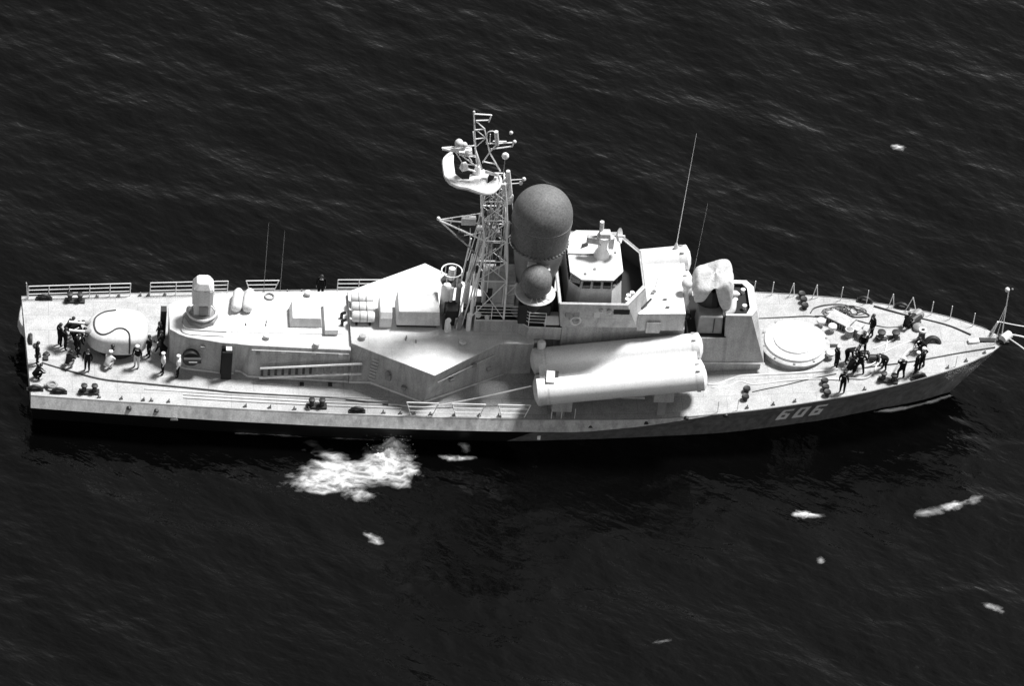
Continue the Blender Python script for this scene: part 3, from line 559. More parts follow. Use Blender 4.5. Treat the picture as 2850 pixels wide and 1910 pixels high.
for x, y in ((35.5, -2.0), (35.75, -1.75), (35.4, -2.35)): part('bridge_instrument', MB().lathe([(.08, 8.1), (.08, 8.95), (.16, 9.0), (.14, 9.15)], (x, y), 8), 'steel', BR)
for x in (31.9, 32.4, 33.6): part('bridge_locker', MB().box((x, -2.78, 8.35), (.35, .3, .5)), 'mid' if x < 33 else 'white', BR, bevel=.02)
# optical director on the roof
OD = part('radar_director', MB().lathe([(.5, 10.5), (.42, 10.75), (.28, 11.0), (.32, 11.6), (.42, 11.75), (.42, 12.05)], (33.9, 0), 12), 'steel', BR, smooth=True)
part('director_head', MB().box((33.95, 0, 12.1), (.75, .6, .5), taper=.85), 'white', BR, bevel=.05)
part('director_arm', MB().box((33.35, -.05, 11.75), (.9, .35, .45), rz=R(-12)), 'house', BR, bevel=.03)
part('director_post', MB().cyl((33.75, .15, 12.3), (33.72, .15, 13.0), .13, n=10), 'white', BR, smooth=True)
part('director_dish', MB().lathe([(.02, 0), (.3, .04), (.48, .16), (.5, .2), (.46, .18), (.28, .08), (.02, .05)], (0, 0), 20), 'white', BR, smooth=True)
d = [o for o in COL.objects if o.name.startswith('director_dish')][0]; d.location = (34.7, .1, 11.95); d.rotation_euler = (0, R(75), R(-20))
part('dish_feed', MB().cyl((34.7, .1, 11.95), (35.15, -.05, 12.05), .09), 'white', BR); part('dish_bracket', MB().box((34.4, 0, 11.5), (.3, .3, .8)), 'white', BR)
part('roof_radar', MB().box((32.95, .75, 10.62), (.4, .12, .22), rz=.5), 'dark', BR)
# block in front of the bridge
fb = [(36.9, -1.72), (39.2, -1.72)]; ft = [(36.2, -2.3), (39.05, -2.2)]
FB = part('forward_block', MB().loft([[(x, y, z) for x, y in p + mirror(p)] for p, z in ((fb, 2.5), (fb, 6.3), (ft, 6.55), (ft, 7.86))]), 'house', SHIP, bevel=.03)
part('block_roof', MB().prism(ft + mirror(ft), 7.865, 7.91), 'roof', FB)
part('block_extension', MB().prism([(36.75, -2.42), (37.6, -2.42), (37.6, -2.2), (36.75, -2.2)], 6.5, 7.3), 'house', FB, bevel=.02)
for x, y in ((37.3, -.3), (37.2, -.45), (37.9, -1.0), (38.0, -1.7)): part('roof_fitting', MB().box((x, y, 7.98), (.22, .08, .14)), 'mid', FB)
part('whip_antenna', MB().cyl((37.35, -.1, 7.9), (37.5, .15, 8.7), .02, n=5), 'mid', FB)
# --- missile launchers (three canisters each side, elevated)
def launcher(s):
    ya, yb = s * 2.62, s * 5.38; A = Vector((30.35, 0, 4.25)); B_ = Vector((40.05, 0, 5.72)); d = (B_ - A).normalized(); up = Vector((-d.z, 0, d.x)); r = .80
    prof = []
    for a in np.linspace(200, 52, 20): prof.append((yb - s * r * -math.cos(R(a)) * 1.0 if False else abs(yb) - r * math.cos(R(a)), r * math.sin(R(a))))
    # outline across the mount, from outboard to inboard
    pts = [(5.38 - r * math.cos(R(a)), r * math.sin(R(a))) for a in np.linspace(235, 140, 14)]
    out_ = [(5.38 + r * math.cos(R(a)), r * math.sin(R(a))) for a in np.linspace(-50, 155, 26)]
    val = [(4.45, .16), (4.22, .10), (4.0, .08), (3.78, .10), (3.55, .16)]
    inn = [(2.62 + r * math.cos(R(a)), r * math.sin(R(a))) for a in np.linspace(25, 230, 26)]
    prof = out_ + val + inn + [(2.6, -.75), (3.3, -1.2), (4.0, -1.45), (4.7, -1.2), (5.4, -.75)]
    rings = []
    for t in (.12, .5, .95, 5, 9.1, 9.6):
        p = A + d * t; rings.append([tuple(p + Vector((0, s * y, 0)) + up * h) for y, h in prof])
    BODY = part('missile_launcher', MB().loft(rings), 'tube', SHIP, smooth=True)
    for yy, hh in ((5.38, 0), (2.62, 0), (4.0, -.92)):
        o = A + Vector((0, s * yy, 0)) + up * hh
        for (t0, t1, nm) in ((-.15, .45, 'rear_cap'), (9.4, 9.85, 'front_cap')):
            mb = MB(); sg = -1 if nm == 'rear_cap' else 1; e = t0 if sg < 0 else t1; i = t1 if sg < 0 else t0
            mb.tube([o + d * i, o + d * (e - sg * .12), o + d * (e - sg * .04), o + d * e, o + d * (e + sg * .16), o + d * (e + sg * .2)], [r * 1.0, r * 1.035, r * 1.035, r * .95, r * .5, .02], 28)
            part(nm, mb, 'tube' if sg > 0 else 'white', BODY, smooth=True)
        for t in (9.35, .52): part('canister_band', MB().tube([o + d * t, o + d * (t + .1)], r * 1.02, 28, False), 'white', BODY, smooth=True)
        for k in (1.2, 2.0, 5.2): part('cap_latch', MB().box(tuple(o + d * 9.5 + Vector((0, s * r * 1.03 * math.cos(k), 0)) + up * (r * 1.03 * math.sin(k))), (.22, .1, .1)), 'mid', BODY)
    for t, L_ in ((1.3, 1.2), (7.4, 1.2)):
        p = A + d * t + up * -.75; zb = dk(p.x) - .05
        part('cradle', MB().prism([(p.x - L_ / 2, s * 3.2), (p.x + L_ / 2, s * 3.2), (p.x + L_ / 2, s * 5.9), (p.x - L_ / 2, s * 5.9)], p.z - .55, p.z + .35), 'house', BODY, bevel=.03)
        for yy in (3.4, 5.5): part('cradle_leg', MB().box((p.x, s * yy, (p.z - .55 + zb) / 2), (.5, .25, p.z - .55 - zb)), 'mid', BODY)
    part('side_shelf', MB().box((34.2, s * 6.02, 4.55), (4.8, .12, .1)), 'house', BODY)
    h = A + d * .95
    part('hatch_shadow', MB().box((h.x - .22, s * 4.95, h.z + .66), (.75, 1.15, .14), rz=R(8 * s)), 'dark', BODY)  # dark slab painting the shadow of the hatch cover
    part('hatch_cover', MB().box((h.x - .32, s * 5.05, h.z + .82), (.5, 1.05, .06), rz=R(6 * s)), 'white', BODY)
    part('vent_cowl', MB().lathe([(.24, h.z + .6), (.26, h.z + 1.05), (.18, h.z + 1.2), (.05, h.z + 1.25)], (30.62, s * 2.3), 12), 'white', BODY, smooth=True)
    return BODY
LS = launcher(-1); LP = launcher(1)
part('whip_antenna', MB().cyl((39.3, 5.5, 6.5), (39.6, 5.6, 15.4), .03, .012, n=5), 'steel', SHIP); part('antenna_mount', MB().lathe([(.16, 6.4), (.1, 6.7), (.05, 6.8)], (39.3, 5.5), 8), 'white', SHIP)
part('whip_antenna', MB().cyl((40.2, 4.0, 3.2), (40.6, 4.1, 11.2), .007, .004, n=5), 'steel', SHIP)
for x, h in ((14.4, 5.6), (15.4, 5.0)): part('whip_antenna', MB().cyl((x, 5.15, 2.4), (x - .0, 5.2, 2.4 + h), .02, .008, n=5), 'mid', SHIP)
# --- missile-director house in front of the bridge
gb = [(39.45, -1.95), (43.6, -1.95), (44.3, -1.75), (44.35, .0)]; gt = [(39.45, -1.75), (41.9, -1.62), (43.15, -1.58), (43.5, -1.05)]
part('director_plinth', MB().prism([(39.5, -1.8), (44.1, -1.8), (44.1, 1.8), (39.5, 1.8)], 2.4, 3.85), 'house', SHIP)
tt = [(41.6, -1.62), (43.15, -1.6), (43.52, -1.05), (43.52, 1.05), (43.15, 1.6), (41.6, 1.62)]; tb = [(41.6, -1.5), (42.85, -1.46), (43.12, -.88), (43.12, .88), (42.85, 1.3), (41.6, 1.3)]
gb = [(41.75, -2.0), (44.25, -1.95), (44.35, -.6), (44.35, .6), (44.25, 1.95), (41.75, 2.0)]
GH = part('director_house', MB().loft([[(x, y, 3.85) for x, y in gb], [(x, y, 7.29) for x, y in tt], [(x, y, 7.30) for x, y in tb]], cap=False), 'house', SHIP)
part('tub_rim', MB().loft([[(x, y, 7.302) for x, y in tt], [(x, y, 7.33) for x, y in tt], [(x, y, 7.34) for x, y in tb], [(x, y, 7.25) for x, y in tb]], cap=False), 'roof', GH)
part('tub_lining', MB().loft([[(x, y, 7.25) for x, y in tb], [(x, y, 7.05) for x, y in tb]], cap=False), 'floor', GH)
part('lower_house', MB().prism([(39.45, -2.0), (41.74, -2.0), (41.74, 2.0), (39.45, 2.0)], 3.85, 5.75, [(39.45, -1.95), (41.74, -1.9), (41.74, 1.9), (39.45, 1.95)]), 'house', GH)
part('lower_deck', MB().prism([(39.5, -1.85), (41.73, -1.85), (41.73, 1.85), (39.5, 1.85)], 5.752, 5.79), 'floor', GH)
part('base_strip', MB().tube([(39.45, -2.06, 3.85), (44.3, -2.02, 3.87)], .06, 4), 'white', GH)
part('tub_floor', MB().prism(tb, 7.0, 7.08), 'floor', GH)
for x, y in ((42.85, .7), (42.8, -.75), (42.3, -.2)): part('tub_fitting', MB().lathe([(.1, 7.08), (.1, 7.3), (.15, 7.4), (.03, 7.48)], (x, y), 8), 'steel', GH)
part('director_pedestal', MB().box((40.75, -.85, 6.45), (1.55, 1.5, 1.3), taper=.92), 'mid', GH, bevel=.08)
part('pedestal_band', MB().box((40.95, -1.57, 6.45), (.06, .06, 1.1)), 'dark', GH)
part('turntable', MB().lathe([(.8, 6.9), (.9, 7.2), (.7, 8.2)], (40.8, .1), 16), 'dark', GH)
# canvas-covered radar head
def cover():
    ring = []; n = 72
    for k, (t_, sc_) in enumerate(((0, .93), (.12, .99), (.3, 1.03), (.5, 1.04), (.7, 1.02), (.86, .97), (.95, .90), (1.0, .82), (1.03, .5), (1.05, .04))):
        rr_ = []
        for i in range(n):
            th = 2 * math.pi * i / n; dth = (th - R(268) + math.pi) % (2 * math.pi) - math.pi
            op = math.exp(-(dth / .30) ** 2); lob = math.exp(-((dth - .72) / .26) ** 2); zh = 7.72 + 1.30 * op - .62 * lob
            zt = 9.25 + .30 * math.cos(th - .6) - .10 * math.cos(3 * th)
            f = sc_ * (1 + (.045 * math.sin(7 * th + 2.2 * t_) + .03 * math.sin(13 * th + 1.5 * t_ + 1) + .018 * math.sin(23 * th)) * (1 - .75 * min(t_, 1)))
            f *= 1 - .30 * math.exp(-(dth / .20) ** 2) * max(0, 1 - t_ / .55) + .10 * lob * (1 - min(t_, 1))
            ex = 1.0 / (abs(math.cos(th)) ** 5 + abs(math.sin(th)) ** 5) ** .2
            zz = zh + (zt - zh) * min(t_, 1) + (t_ - 1 if t_ > 1 else 0) - (.36 * math.cos(th - .6) * (1 - sc_ / .82) if t_ > 1 else 0)
            rr_.append((40.78 + 1.14 * f * ex * math.cos(th) + .1 * t_, 1.1 * f * ex * math.sin(th), zz))
        ring.append(rr_)
    return part('canvas_cover', MB().loft(ring, cap=True), 'cover', GH, smooth=True, label='wrinkled pale canvas cover over the radar head')
cv = cover()
part('cover_lobe', MB().tube(smooth_path([(41.5, -1.1, 7.05), (41.85, -1.15, 7.1), (42.05, -.95, 7.3), (42.1, -.5, 7.6)]), [.22] * 19, 10), 'canvas', GH, smooth=True)
part('cover_lobe', MB().tube([(41.7, -.3, 7.9), (42.3, -.3, 7.9), (42.5, -.3, 7.88)], [.25, .2, .05], 10), 'canvas', GH, smooth=True)
# lantern post between block and director
LPST = part('lantern_post', MB().lathe([(.3, 3.3), (.22, 6.0), (.28, 6.3), (.22, 6.9), (.3, 7.2), (.2, 7.6), (.14, 8.3)], (39.25, -.25), 10), 'steel', SHIP, smooth=True)
part('lantern_globe', MB().sphere((39.22, -.3, 8.6), .34, 14), 'white', LPST, smooth=True)
for a in (0, 2, 4): part('post_strut', MB().cyl((39.25 + .55 * math.cos(a), -.25 + .55 * math.sin(a), 5.6), (39.25, -.25, 7.6), .03, n=5), 'steel', LPST)
for z, y in ((4.4, -1.1), (5.2, -.9), (6.4, -.7)): part('fender', MB().sphere((39.42, y, z), .25, 10), 'dark', LPST, smooth=True)
# --- missile silo on the foredeck
SI = part('missile_silo', MB().lathe([(2.02, 2.9), (2.02, 3.62), (2.12, 3.66), (2.14, 3.78), (2.02, 3.84)], (46.35, 0), 56), 'house', SHIP, smooth=True)
part('silo_lid', MB().lathe([(1.86, 3.80), (1.88, 3.9), (1.84, 3.98), (1.32, 4.03), (1.30, 4.12), (1.22, 4.16), (.02, 4.2)], (46.35, 0), 56), 'roof', SI, smooth=True)
for k in range(10): a = k * 2 * math.pi / 10 + .2; part('lid_clip', MB().box((46.35 + 2.0 * math.cos(a), 2.0 * math.sin(a), 3.86), (.12, .12, .06), rz=a), 'mid', SI)
# --- after gun turret
BT = part('gun_barbette', MB().lathe([(1.25, 2.35), (1.25, 2.98), (1.2, 3.04)], (5.4, .1), 28), 'dark', SHIP, smooth=True)  # barbette coloured black for the shadow under the turret overhang
def turret():
    rings = []; n = 36
    for z, k, dx in ((3.0, .97, .0), (3.06, 1.0, 0), (3.8, 1.0, .0), (4.05, .97, .02), (4.2, .88, .03), (4.3, .55, .03), (4.32, .02, .03)):
        r_ = []
        for i in range(n):
            a = 2 * math.pi * i / n; ca, sa = math.cos(a), math.sin(a); ex = 1 / (abs(ca) ** 3.2 + abs(sa) ** 3.2) ** (1 / 3.2)
            x = 1.8 * k * ex * ca; y = 1.52 * k * ex * sa
            if ca < 0: y *= 1 - .28 * ca * ca        # narrows towards the barrels (aft)
            r_.append((5.4 + dx + x, .1 + y, z - .18 * max(0, -ca) * k * (1 if z > 3.9 else 0)))
        rings.append(r_)
    return MB().loft(rings)
TU = part('gun_turret', turret(), 'white', SHIP, smooth=True)
from mathutils.bvhtree import BVHTree
bt = BVHTree.FromPolygons([v.co for v in TU.data.vertices], [tuple(p.vertices) for p in TU.data.polygons])
cab = []
for p in smooth_path([(5.3, 1.3, 4.4), (4.6, 1.2, 4.4), (4.1, .8, 4.3), (3.95, .4, 4.3), (3.95, -.1, 4.3), (4.1, -.6, 4.3), (4.45, -.9, 4.35), (4.9, -.8, 4.4), (5.3, -.5, 4.4), (5.75, -.5, 4.4), (6.05, -.85, 4.35), (6.1, -1.3, 4.2), (6.12, -1.5, 3.8), (6.12, -1.5, 3.1)], 8):
    q_, n_, _, _ = bt.find_nearest(Vector(p)); cab.append(tuple(q_ + Vector((0, -.01, .03))))
part('turret_cable', MB().tube(cab, .05, 6), 'drope', TU)
for y in (-.3, .45):
    part('gun_barrel', MB().tube([(3.75, y, 3.8), (3.4, y, 3.85), (2.9, y, 3.9), (2.5, y, 3.95)], [.15, .1, .07, .09], 10), 'white', TU, smooth=True)
    part('gun_mantlet', MB().tube([(3.9, y, 3.78), (3.45, y, 3.85)], [.26, .13], 10), 'mid', TU, smooth=True)
for z, x in ((3.75, 5.1), (3.45, 5.08)): part('sight_port', MB().sphere((x, -1.42, z), .13, 8), 'dark', TU)
part('deck_hatch', MB().lathe([(.42, 2.4), (.42, 2.6), (.3, 2.66)], (7.75, -.15), 16), 'white', SHIP, smooth=True)
part('aft_ladder', MB().box((8.15, .95, 3.6), (.35, .5, 2.2)), 'dark', SHIP)
# --- deck fittings: bollards, chocks, vents
def bollard(x, y, rz=0, sp=.62, r=.16, mat='dark'):
    z = dk(x) + .06; b = part('bollard', MB().box((x, y, z + .05), (sp + .6, .42, .14), rz=rz), mat, SHIP, bevel=.03)
    for s in (-1, 1):
        px, py = x + s * sp / 2 * math.cos(rz), y + s * sp / 2 * math.sin(rz)
        part('post', MB().lathe([(r, z + .08), (r * .85, z + .3), (r * .9, z + .44), (r * 1.25, z + .5), (r * 1.2, z + .58), (.03, z + .62)], (px, py), 14), mat, b, smooth=True)
for x, y in ((3.7, -4.1), (2.95, 4.05), (17.2, -5.0), (51.68, -3.32)): bollard(x, y, R(-14) if x > 50 else 0)
bollard(52.1, .45, 0, .88, .21)
def chock(x, y, rz=0, mat='dark'):
    z = dk(x) + .02; m = MB().tube([tuple(Vector((x, y, z)) + Matrix.Rotation(rz, 3, 'Z') @ Vector((u, 0, v))) for u, v in ((-.42, .02), (-.32, .2), (-.12, .32), (.12, .32), (.32, .2), (.42, .02))], .1, 8).box((x, y, z + .04), (1.0, .26, .1), rz=rz)
    part('fairlead', m, mat, SHIP, smooth=True)
for x, y, a in ((1.1, 4.2, 0), (1.9, -4.15, 0), (19.6, -5.35, 0), (51.1, 3.95, R(-16)), (53.3, 3.25, R(-20)), (53.55, -3.1, R(18)), (.25, .45, R(90)), (.5, -3.95, 0)): chock(x, y, a)
for x, y in ((.7, -1.0), (1.15, -1.25), (.65, -2.8), (.6, -.15), (1.2, -.9)): part('stern_fitting', MB().box((x, y, 2.5), (.32, .34, .22), rz=random.random()), 'dark', SHIP, bevel=.04)
part('stern_winch', MB().torus((1.5, -3.7, 2.62), .26, .09, 16, 6).cyl((1.0, -3.7, 2.55), (1.6, -3.7, 2.55), .1), 'mid', SHIP)
part('stern_bulge', MB().prism([(.1, 4.35), (-.22, 4.3), (-.36, 3.8), (-.48, 3.0), (-.5, 2.4), (-.36, 1.9), (.1, 1.2)], 1.6, 2.3, [(.1, 4.3), (-.16, 4.22), (-.3, 3.75), (-.4, 3.0), (-.42, 2.45), (-.3, 2.0), (.1, 1.4)]), 'strake', SHIP, bevel=.12)
for x in (4.3, 5.6, 6.9, 7.4, 8.4, 12.95, 14.4, 15.9, 16.7, 21.2, 22.2, 23.0, 24.0, 25.4, 26.9, 28.1, 29.6, 43.0, 44.6, 45.9, 50.2, 55.4, 56.6, 57.8):
    for s in (-1, 1):
        if s > 0 and x > 20: continue
        y = s * (hw(x) - .28); z = dk(x)
        part('deck_cleat', MB().box((x, y, z + .07), (.2, .1, .12)).box((x + random.uniform(-.05, .05), y, z + .18), (.06, .06, .22)), 'mid', SHIP)
def vent_row(pts):
    for x, y in pts:
        z = dk(x); part('deck_vent', MB().lathe([(.14, z), (.14, z + .22), (.24, z + .25), (.2, z + .38), (.12, z + .36)], (x, y), 12), 'dark', SHIP, smooth=True)
vent_row([(47.28, 4.6), (47.34, 4.1), (47.36, 3.55), (43.1, -3.73), (42.95, -4.43), (47.83, -3.3), (47.83, -3.85), (47.88, -4.35)])
for x, y, m in ((48.15, 1.85, 'roof'), (48.78, 1.3, 'roof'), (48.4, -1.1, 'roof')):
    z = dk(x) + .05; part('mushroom_vent', MB().lathe([(.12, z), (.12, z + .32), (.28, z + .36), (.26, z + .5), (.1, z + .58)], (x, y), 14), m, SHIP, smooth=True)
part('deck_plate', MB().box((48.75, -.05, dk(48.75) + .12), (.5, .2, .1)), 'dark', SHIP)
# windlass, capstan, roller at the bow
WLS = part('windlass', MB().cyl((53.5, 1.5, 4.2), (54.2, 2.2, 4.2), .25, n=12).box((53.75, 1.75, 4.02), (.9, .6, .2), rz=.6), 'dark', SHIP)
part('windlass_drum', MB().cyl((53.95, 2.15, 4.15), (54.3, 2.5, 4.2), .32, n=12), 'mid', WLS); part('windlass_lever', MB().cyl((53.35, 1.2, 4.3), (53.75, 1.45, 4.5), .04, n=5), 'white', WLS)
part('winch_cover', MB().sphere((54.05, 1.25, 4.1), .38, 10, sz=.7), 'mid', SHIP, smooth=True)
CP = part('capstan', MB().lathe([(.33, 3.95), (.22, 4.2), (.2, 4.55), (.26, 4.7)], (54.1, .25), 16), 'dark', SHIP, smooth=True)
part('capstan_cap', MB().torus((54.1, .25, 4.78), .19, .09, 20, 8), 'white', CP, smooth=True)
part('chain_roller', MB().torus((54.75, -.15, 3.98), .42, .16, 14, 8, 0, math.pi, tilt=Matrix.Rotation(R(62), 3, 'X')), 'dark', SHIP, smooth=True)
part('mooring_post', MB().cyl((50.75, -1.45, 3.95), (51.35, -1.45, 3.97), .24, n=14), 'dark', SHIP, smooth=True)
part('anchor_chute', MB().box((58.2, 0, 4.3), (1.2, .3, .12)), 'dark', SHIP)
part('bow_roller', MB().cyl((58.95, -.28, 4.62), (59.45, .2, 4.62), .27, n=16), 'white', SHIP, smooth=True)
part('bow_casting', MB().box((59.1, 0, 4.38), (.6, .8, .3)), 'dark', SHIP, bevel=.06)
part('bow_fitting', MB().box((57.25, -.1, 4.28), (.7, .35, .2), rz=.1), 'white', SHIP, bevel=.05)
JS = part('jackstaff', MB().cyl((58.95, 0, 4.3), (58.85, 0, 8.35), .035, n=6), 'steel', SHIP)
for y in (-.35, .5): part('jackstaff_stay', MB().cyl((58.5, y, 4.25), (58.88, 0, 7.2), .02, n=5), 'steel', JS)
part('jackstaff_lamp', MB().sphere((58.75, 0, 8.4), .16, 10), 'white', JS, smooth=True); part('jackstaff_lamp', MB().sphere((59.05, 0, 8.45), .07, 8), 'mid', JS)
part('bow_post', MB().tube([(58.45, .75, 4.2), (58.7, .55, 5.3)], [.1, .07], 8), 'white', SHIP)
for i, (x, a) in enumerate(((44.4, 0), (45.5, 0), (46.7, 1), (48.1, 1), (49.65, 0), (51.18, 0), (52.64, 1), (53.8, 2), (55.0, 0), (56.1, 0), (57.4, 0))):
    y = hw(x) - .2; z = dk(x); top_ = (x + .02, y + .02, z + 1.05); sp = .16 * a
    m = MB()
    for dxx in ((-sp, sp) if a else (0,)): m.cyl((x + dxx, y, z), top_, .028, n=5)
    part('stanchion', m, 'steel', SHIP)
for x in (41.2, 42.4, 55.9): part('stanchion', MB().cyl((x, -hw(x) + .2, dk(x)), (x, -hw(x) + .2, dk(x) + .9), .022, n=5), 'steel', SHIP)
# --- railings along the deck edges
def edge_rail(x0, x1, s, n, flare=0.0, h=1.0):
    xs = np.linspace(x0, x1, n); P = [(x, s * (hw(x) - .22), dk(x)) for x in xs]
    if not flare: return railing(P, h)
    a, b = Vector(P[0]), Vector(P[-1]); L_ = (b - a).normalized(); up = Vector((0, 0, h))
    o = part('railing', MB().tube([a + up - L_ * flare, b + up + L_ * flare], .03, 5), 'steel', SHIP)
    for k in (.66, .33): part('rail', MB().tube([a + up * k - L_ * flare * k, b + up * k + L_ * flare * k], .022, 5), 'steel', o)
    for p, sg in ((a, -1), (b, 1)): part('post', MB().cyl(p, p + up + L_ * sg * flare, .03, n=5), 'steel', o)
    return o
edge_rail(.15, 6.3, 1, 6); edge_rail(7.5, 12.2, 1, 4); edge_rail(13.6, 15.0, 1, 2, .3); edge_rail(18.9, 21.5, 1, 3)
edge_rail(22.8, 24.1, -1, 2, .3); edge_rail(25.5, 26.9, -1, 2, .3); edge_rail(28.25, 29.6, -1, 2, .3)
for i, x in enumerate((31.2, 31.8, 32.6)): part('stanchion', MB().cyl((x, -5.75, 2.4), (x, -5.75, 3.3), .022, n=5), 'steel', SHIP)
for k, (o_, x0, x1) in enumerate(((1.25, 7.0, 21.5), (.98, 9.3, 22.3), (.70, 9.3, 22.3), (1.5, 12, 20.5))):
    part('folded_rail_wire', MB().tube([(x, -hw(x) + o_, dk(x) + .07) for x in np.linspace(x0, x1, 14)], .04, 5), 'roof', SHIP)
part('stern_flagstaff', MB().cyl((.1, 4.3, 2.4), (.0, 4.3, 3.6), .035, n=5), 'white', SHIP)

# ------------------------------------------------------------------ loose things aboard
def rope(pts, label, mat='rope', r=.045, group='ropes lying on the decks', name='rope', cat='rope'):
    return tag(part(name, MB().tube(smooth_path(pts, 6), r, 6), mat), label, cat, group)
rope([(.92, -1.58, 2.44), (1.41, -1.81, 2.44), (3.0, -2.45, 2.44), (4.63, -2.99, 2.44), (6.92, -3.26, 2.44), (10.37, -3.66, 2.43), (12.38, -3.91, 2.43), (15.66, -4.12, 2.43), (18.94, -4.35, 2.43), (21.5, -4.75, 2.43)], 'dark hose laid along the starboard after deck', 'drope', .065, name='deck_hose', cat='hose')
rope([(21.83, -4.72, 2.46), (22.61, -4.85, 2.46), (23.7, -4.9, 2.46), (25.0, -4.85, 2.7), (27.5, -4.6, 3.2), (30.0, -4.3, 3.75)], 'pale rope rising from the deck to the rear of the starboard launcher')
rope([(40.86, -3.05, 3.0), (41.41, -3.02, 3.02), (42.17, -2.64, 3.06), (42.93, -2.35, 3.12), (43.78, -2.35, 3.2), (45.61, -2.34, 3.36), (47.44, -2.28, 3.53), (48.79, -2.15, 3.64)], 'thick pale rope running forward past the round silo, innermost', r=.07)
rope([(41.02, -3.28, 3.0), (41.5, -3.32, 3.0), (42.19, -3.14, 3.05), (42.76, -2.82, 3.1), (43.46, -3.14, 3.17), (44.31, -3.1, 3.24), (45.54, -2.96, 3.35), (47.37, -2.91, 3.5), (48.93, -3.11, 3.65)], 'pale kinked rope beside the thick one on the starboard foredeck')
rope([(43.46, -3.81, 3.16), (44.27, -3.6, 3.23), (45.51, -3.32, 3.33), (46.76, -2.96, 3.45), (48.63, -2.55, 3.62)], 'thin dark line slanting across the starboard foredeck', 'drope', .03)
rope([(48.12, -3.01, 3.58), (49.34, -3.0, 3.68), (50.31, -3.06, 3.76), (50.91, -2.55, 3.8), (51.02, -2.2, 3.8), (51.25, -1.75, 3.85)], 'pale rope led round to the lying mooring post on the foredeck')
rope([(49.01, -2.17, 3.68), (50.04, -2.15, 3.75), (50.8, -1.91, 3.82), (51.25, -1.6, 3.9)], 'short pale rope between the sailors and the lying mooring post', r=.055)
rope([(51.15, -.48, 3.83), (52.01, .03, 3.9), (52.8, .54, 4.1)], 'pale rope made fast to the forward post of the central bollards')
rope([(51.66, -.87, 3.87), (52.45, -.36, 3.92), (53.36, .05, 4.0), (54.07, .1, 4.3)], 'pale rope running to the white-topped capstan')
rope([(51.79, -.78, 3.87), (52.03, .21, 3.9), (51.95, .55, 3.95), (51.6, .3, 4.0), (51.4, .5, 3.95)], 'pale rope looped at the after post of the central bollards')
rope([(51.98, -2.88, 3.95), (52.49, -2.3, 4.6), (52.95, -1.5, 4.6), (53.65, -.6, 4.3), (54.02, .1, 4.35)], 'pale rope held by the sailor and leading to the capstan')
rope([(50.42, -2.1, 3.75), (51.66, -1.93, 3.84), (52.47, -1.84, 3.9), (53.96, -1.59, 4.0), (56.29, -1.07, 4.16), (58.5, -.64, 4.3)], 'dark hose along the starboard side of the bow', 'drope', .05, name='deck_hose', cat='hose')
rope([(51.6, 3.47, 3.82), (52.48, 3.01, 3.9), (53.64, 2.45, 3.97), (54.59, 2.08, 4.04), (55.99, 1.41, 4.15), (57.17, .53, 4.25)], 'dark hose along the port side of the bow', 'drope', .05, name='deck_hose', cat='hose')
rope([(44.14, 2.75, 3.22), (46.11, 2.75, 3.4), (47.51, 2.75, 3.52), (48.72, 2.48, 3.62), (50.17, 2.25, 3.74), (51.11, 1.84, 3.81), (52.05, 1.47, 3.87), (52.91, 1.47, 3.92)], 'dark line on the port foredeck past the crates', 'drope', .035)
rope([(47.67, 3.04, 3.54), (47.96, 3.48, 3.56), (48.72, 3.71, 3.63), (49.65, 3.69, 3.7), (50.35, 3.33, 3.76), (51.2, 2.64, 3.82), (50.81, 2.47, 3.8), (49.34, 2.56, 3.7), (47.88, 2.75, 3.55)], 'wide loop of dark line round the coils on the port foredeck', 'drope', .035)
cl = []
for k in range(140):
    a = k * .33; rad = .42 + .3 * math.sin(k * .071) + .12 * math.sin(k * .9); cx = 49.1 + k * .0095
    cl.append((cx + rad * 1.1 * math.cos(a), 3.05 + rad * .62 * math.sin(a), dk(cx) + .1 + .05 * math.sin(k * .5) + .03))
rope(cl, 'untidy heap of coiled dark rope on the port foredeck', 'drope', .03)
rope([(59.25, .1, 4.75), (60.5, .12, 4.45), (63.5, .3, 3.2), (68, .7, .2)], 'pale mooring line leading ahead from the bow roller, middle one', r=.05, group='mooring lines from the bow', name='mooring_line')
rope([(59.3, -.2, 4.7), (60.5, -.45, 3.9), (63.0, -1.0, 2.0), (66, -1.6, .0)], 'pale mooring line leading ahead from the bow, lowest one', r=.045, group='mooring lines from the bow', name='mooring_line')
rope([(58.7, .6, 5.3), (60.2, .85, 4.75), (62.5, 1.2, 4.1), (66, 1.7, 3.2)], 'thin pale line from the white bow post, uppermost one', r=.03, group='mooring lines from the bow', name='mooring_line')
# life rafts
def raft(x, y, label):
    e = empty('life_raft', (x, y, 5.15)); tag(e, label, 'life raft', 'life raft canisters on the wing roof')
    part('canister', MB().loft([[(u, .34 * r_ * math.cos(a), .45 + .34 * r_ * math.sin(a)) for a in np.linspace(0, 2 * math.pi, 18, endpoint=False)] for u, r_ in ((-.68, .02), (-.67, .8), (-.58, 1), (.58, 1), (.67, .8), (.68, .02))]), 'roof', e, smooth=True)
    for u in (-.22, .22): part('strap', MB().tube([(u - .03, 0, .45), (u + .03, 0, .45)], .352, 18, False), 'mid', e)
    for u in (-.4, .4): part('cradle', MB().box((u, 0, .06), (.14, .6, .13)), 'dark', e)
raft(20.0, -.42, 'white life raft canister on the roof nearest the camera'); raft(20.0, .40, 'white life raft canister, the middle of three'); raft(20.0, 1.22, 'white life raft canister farthest to port')
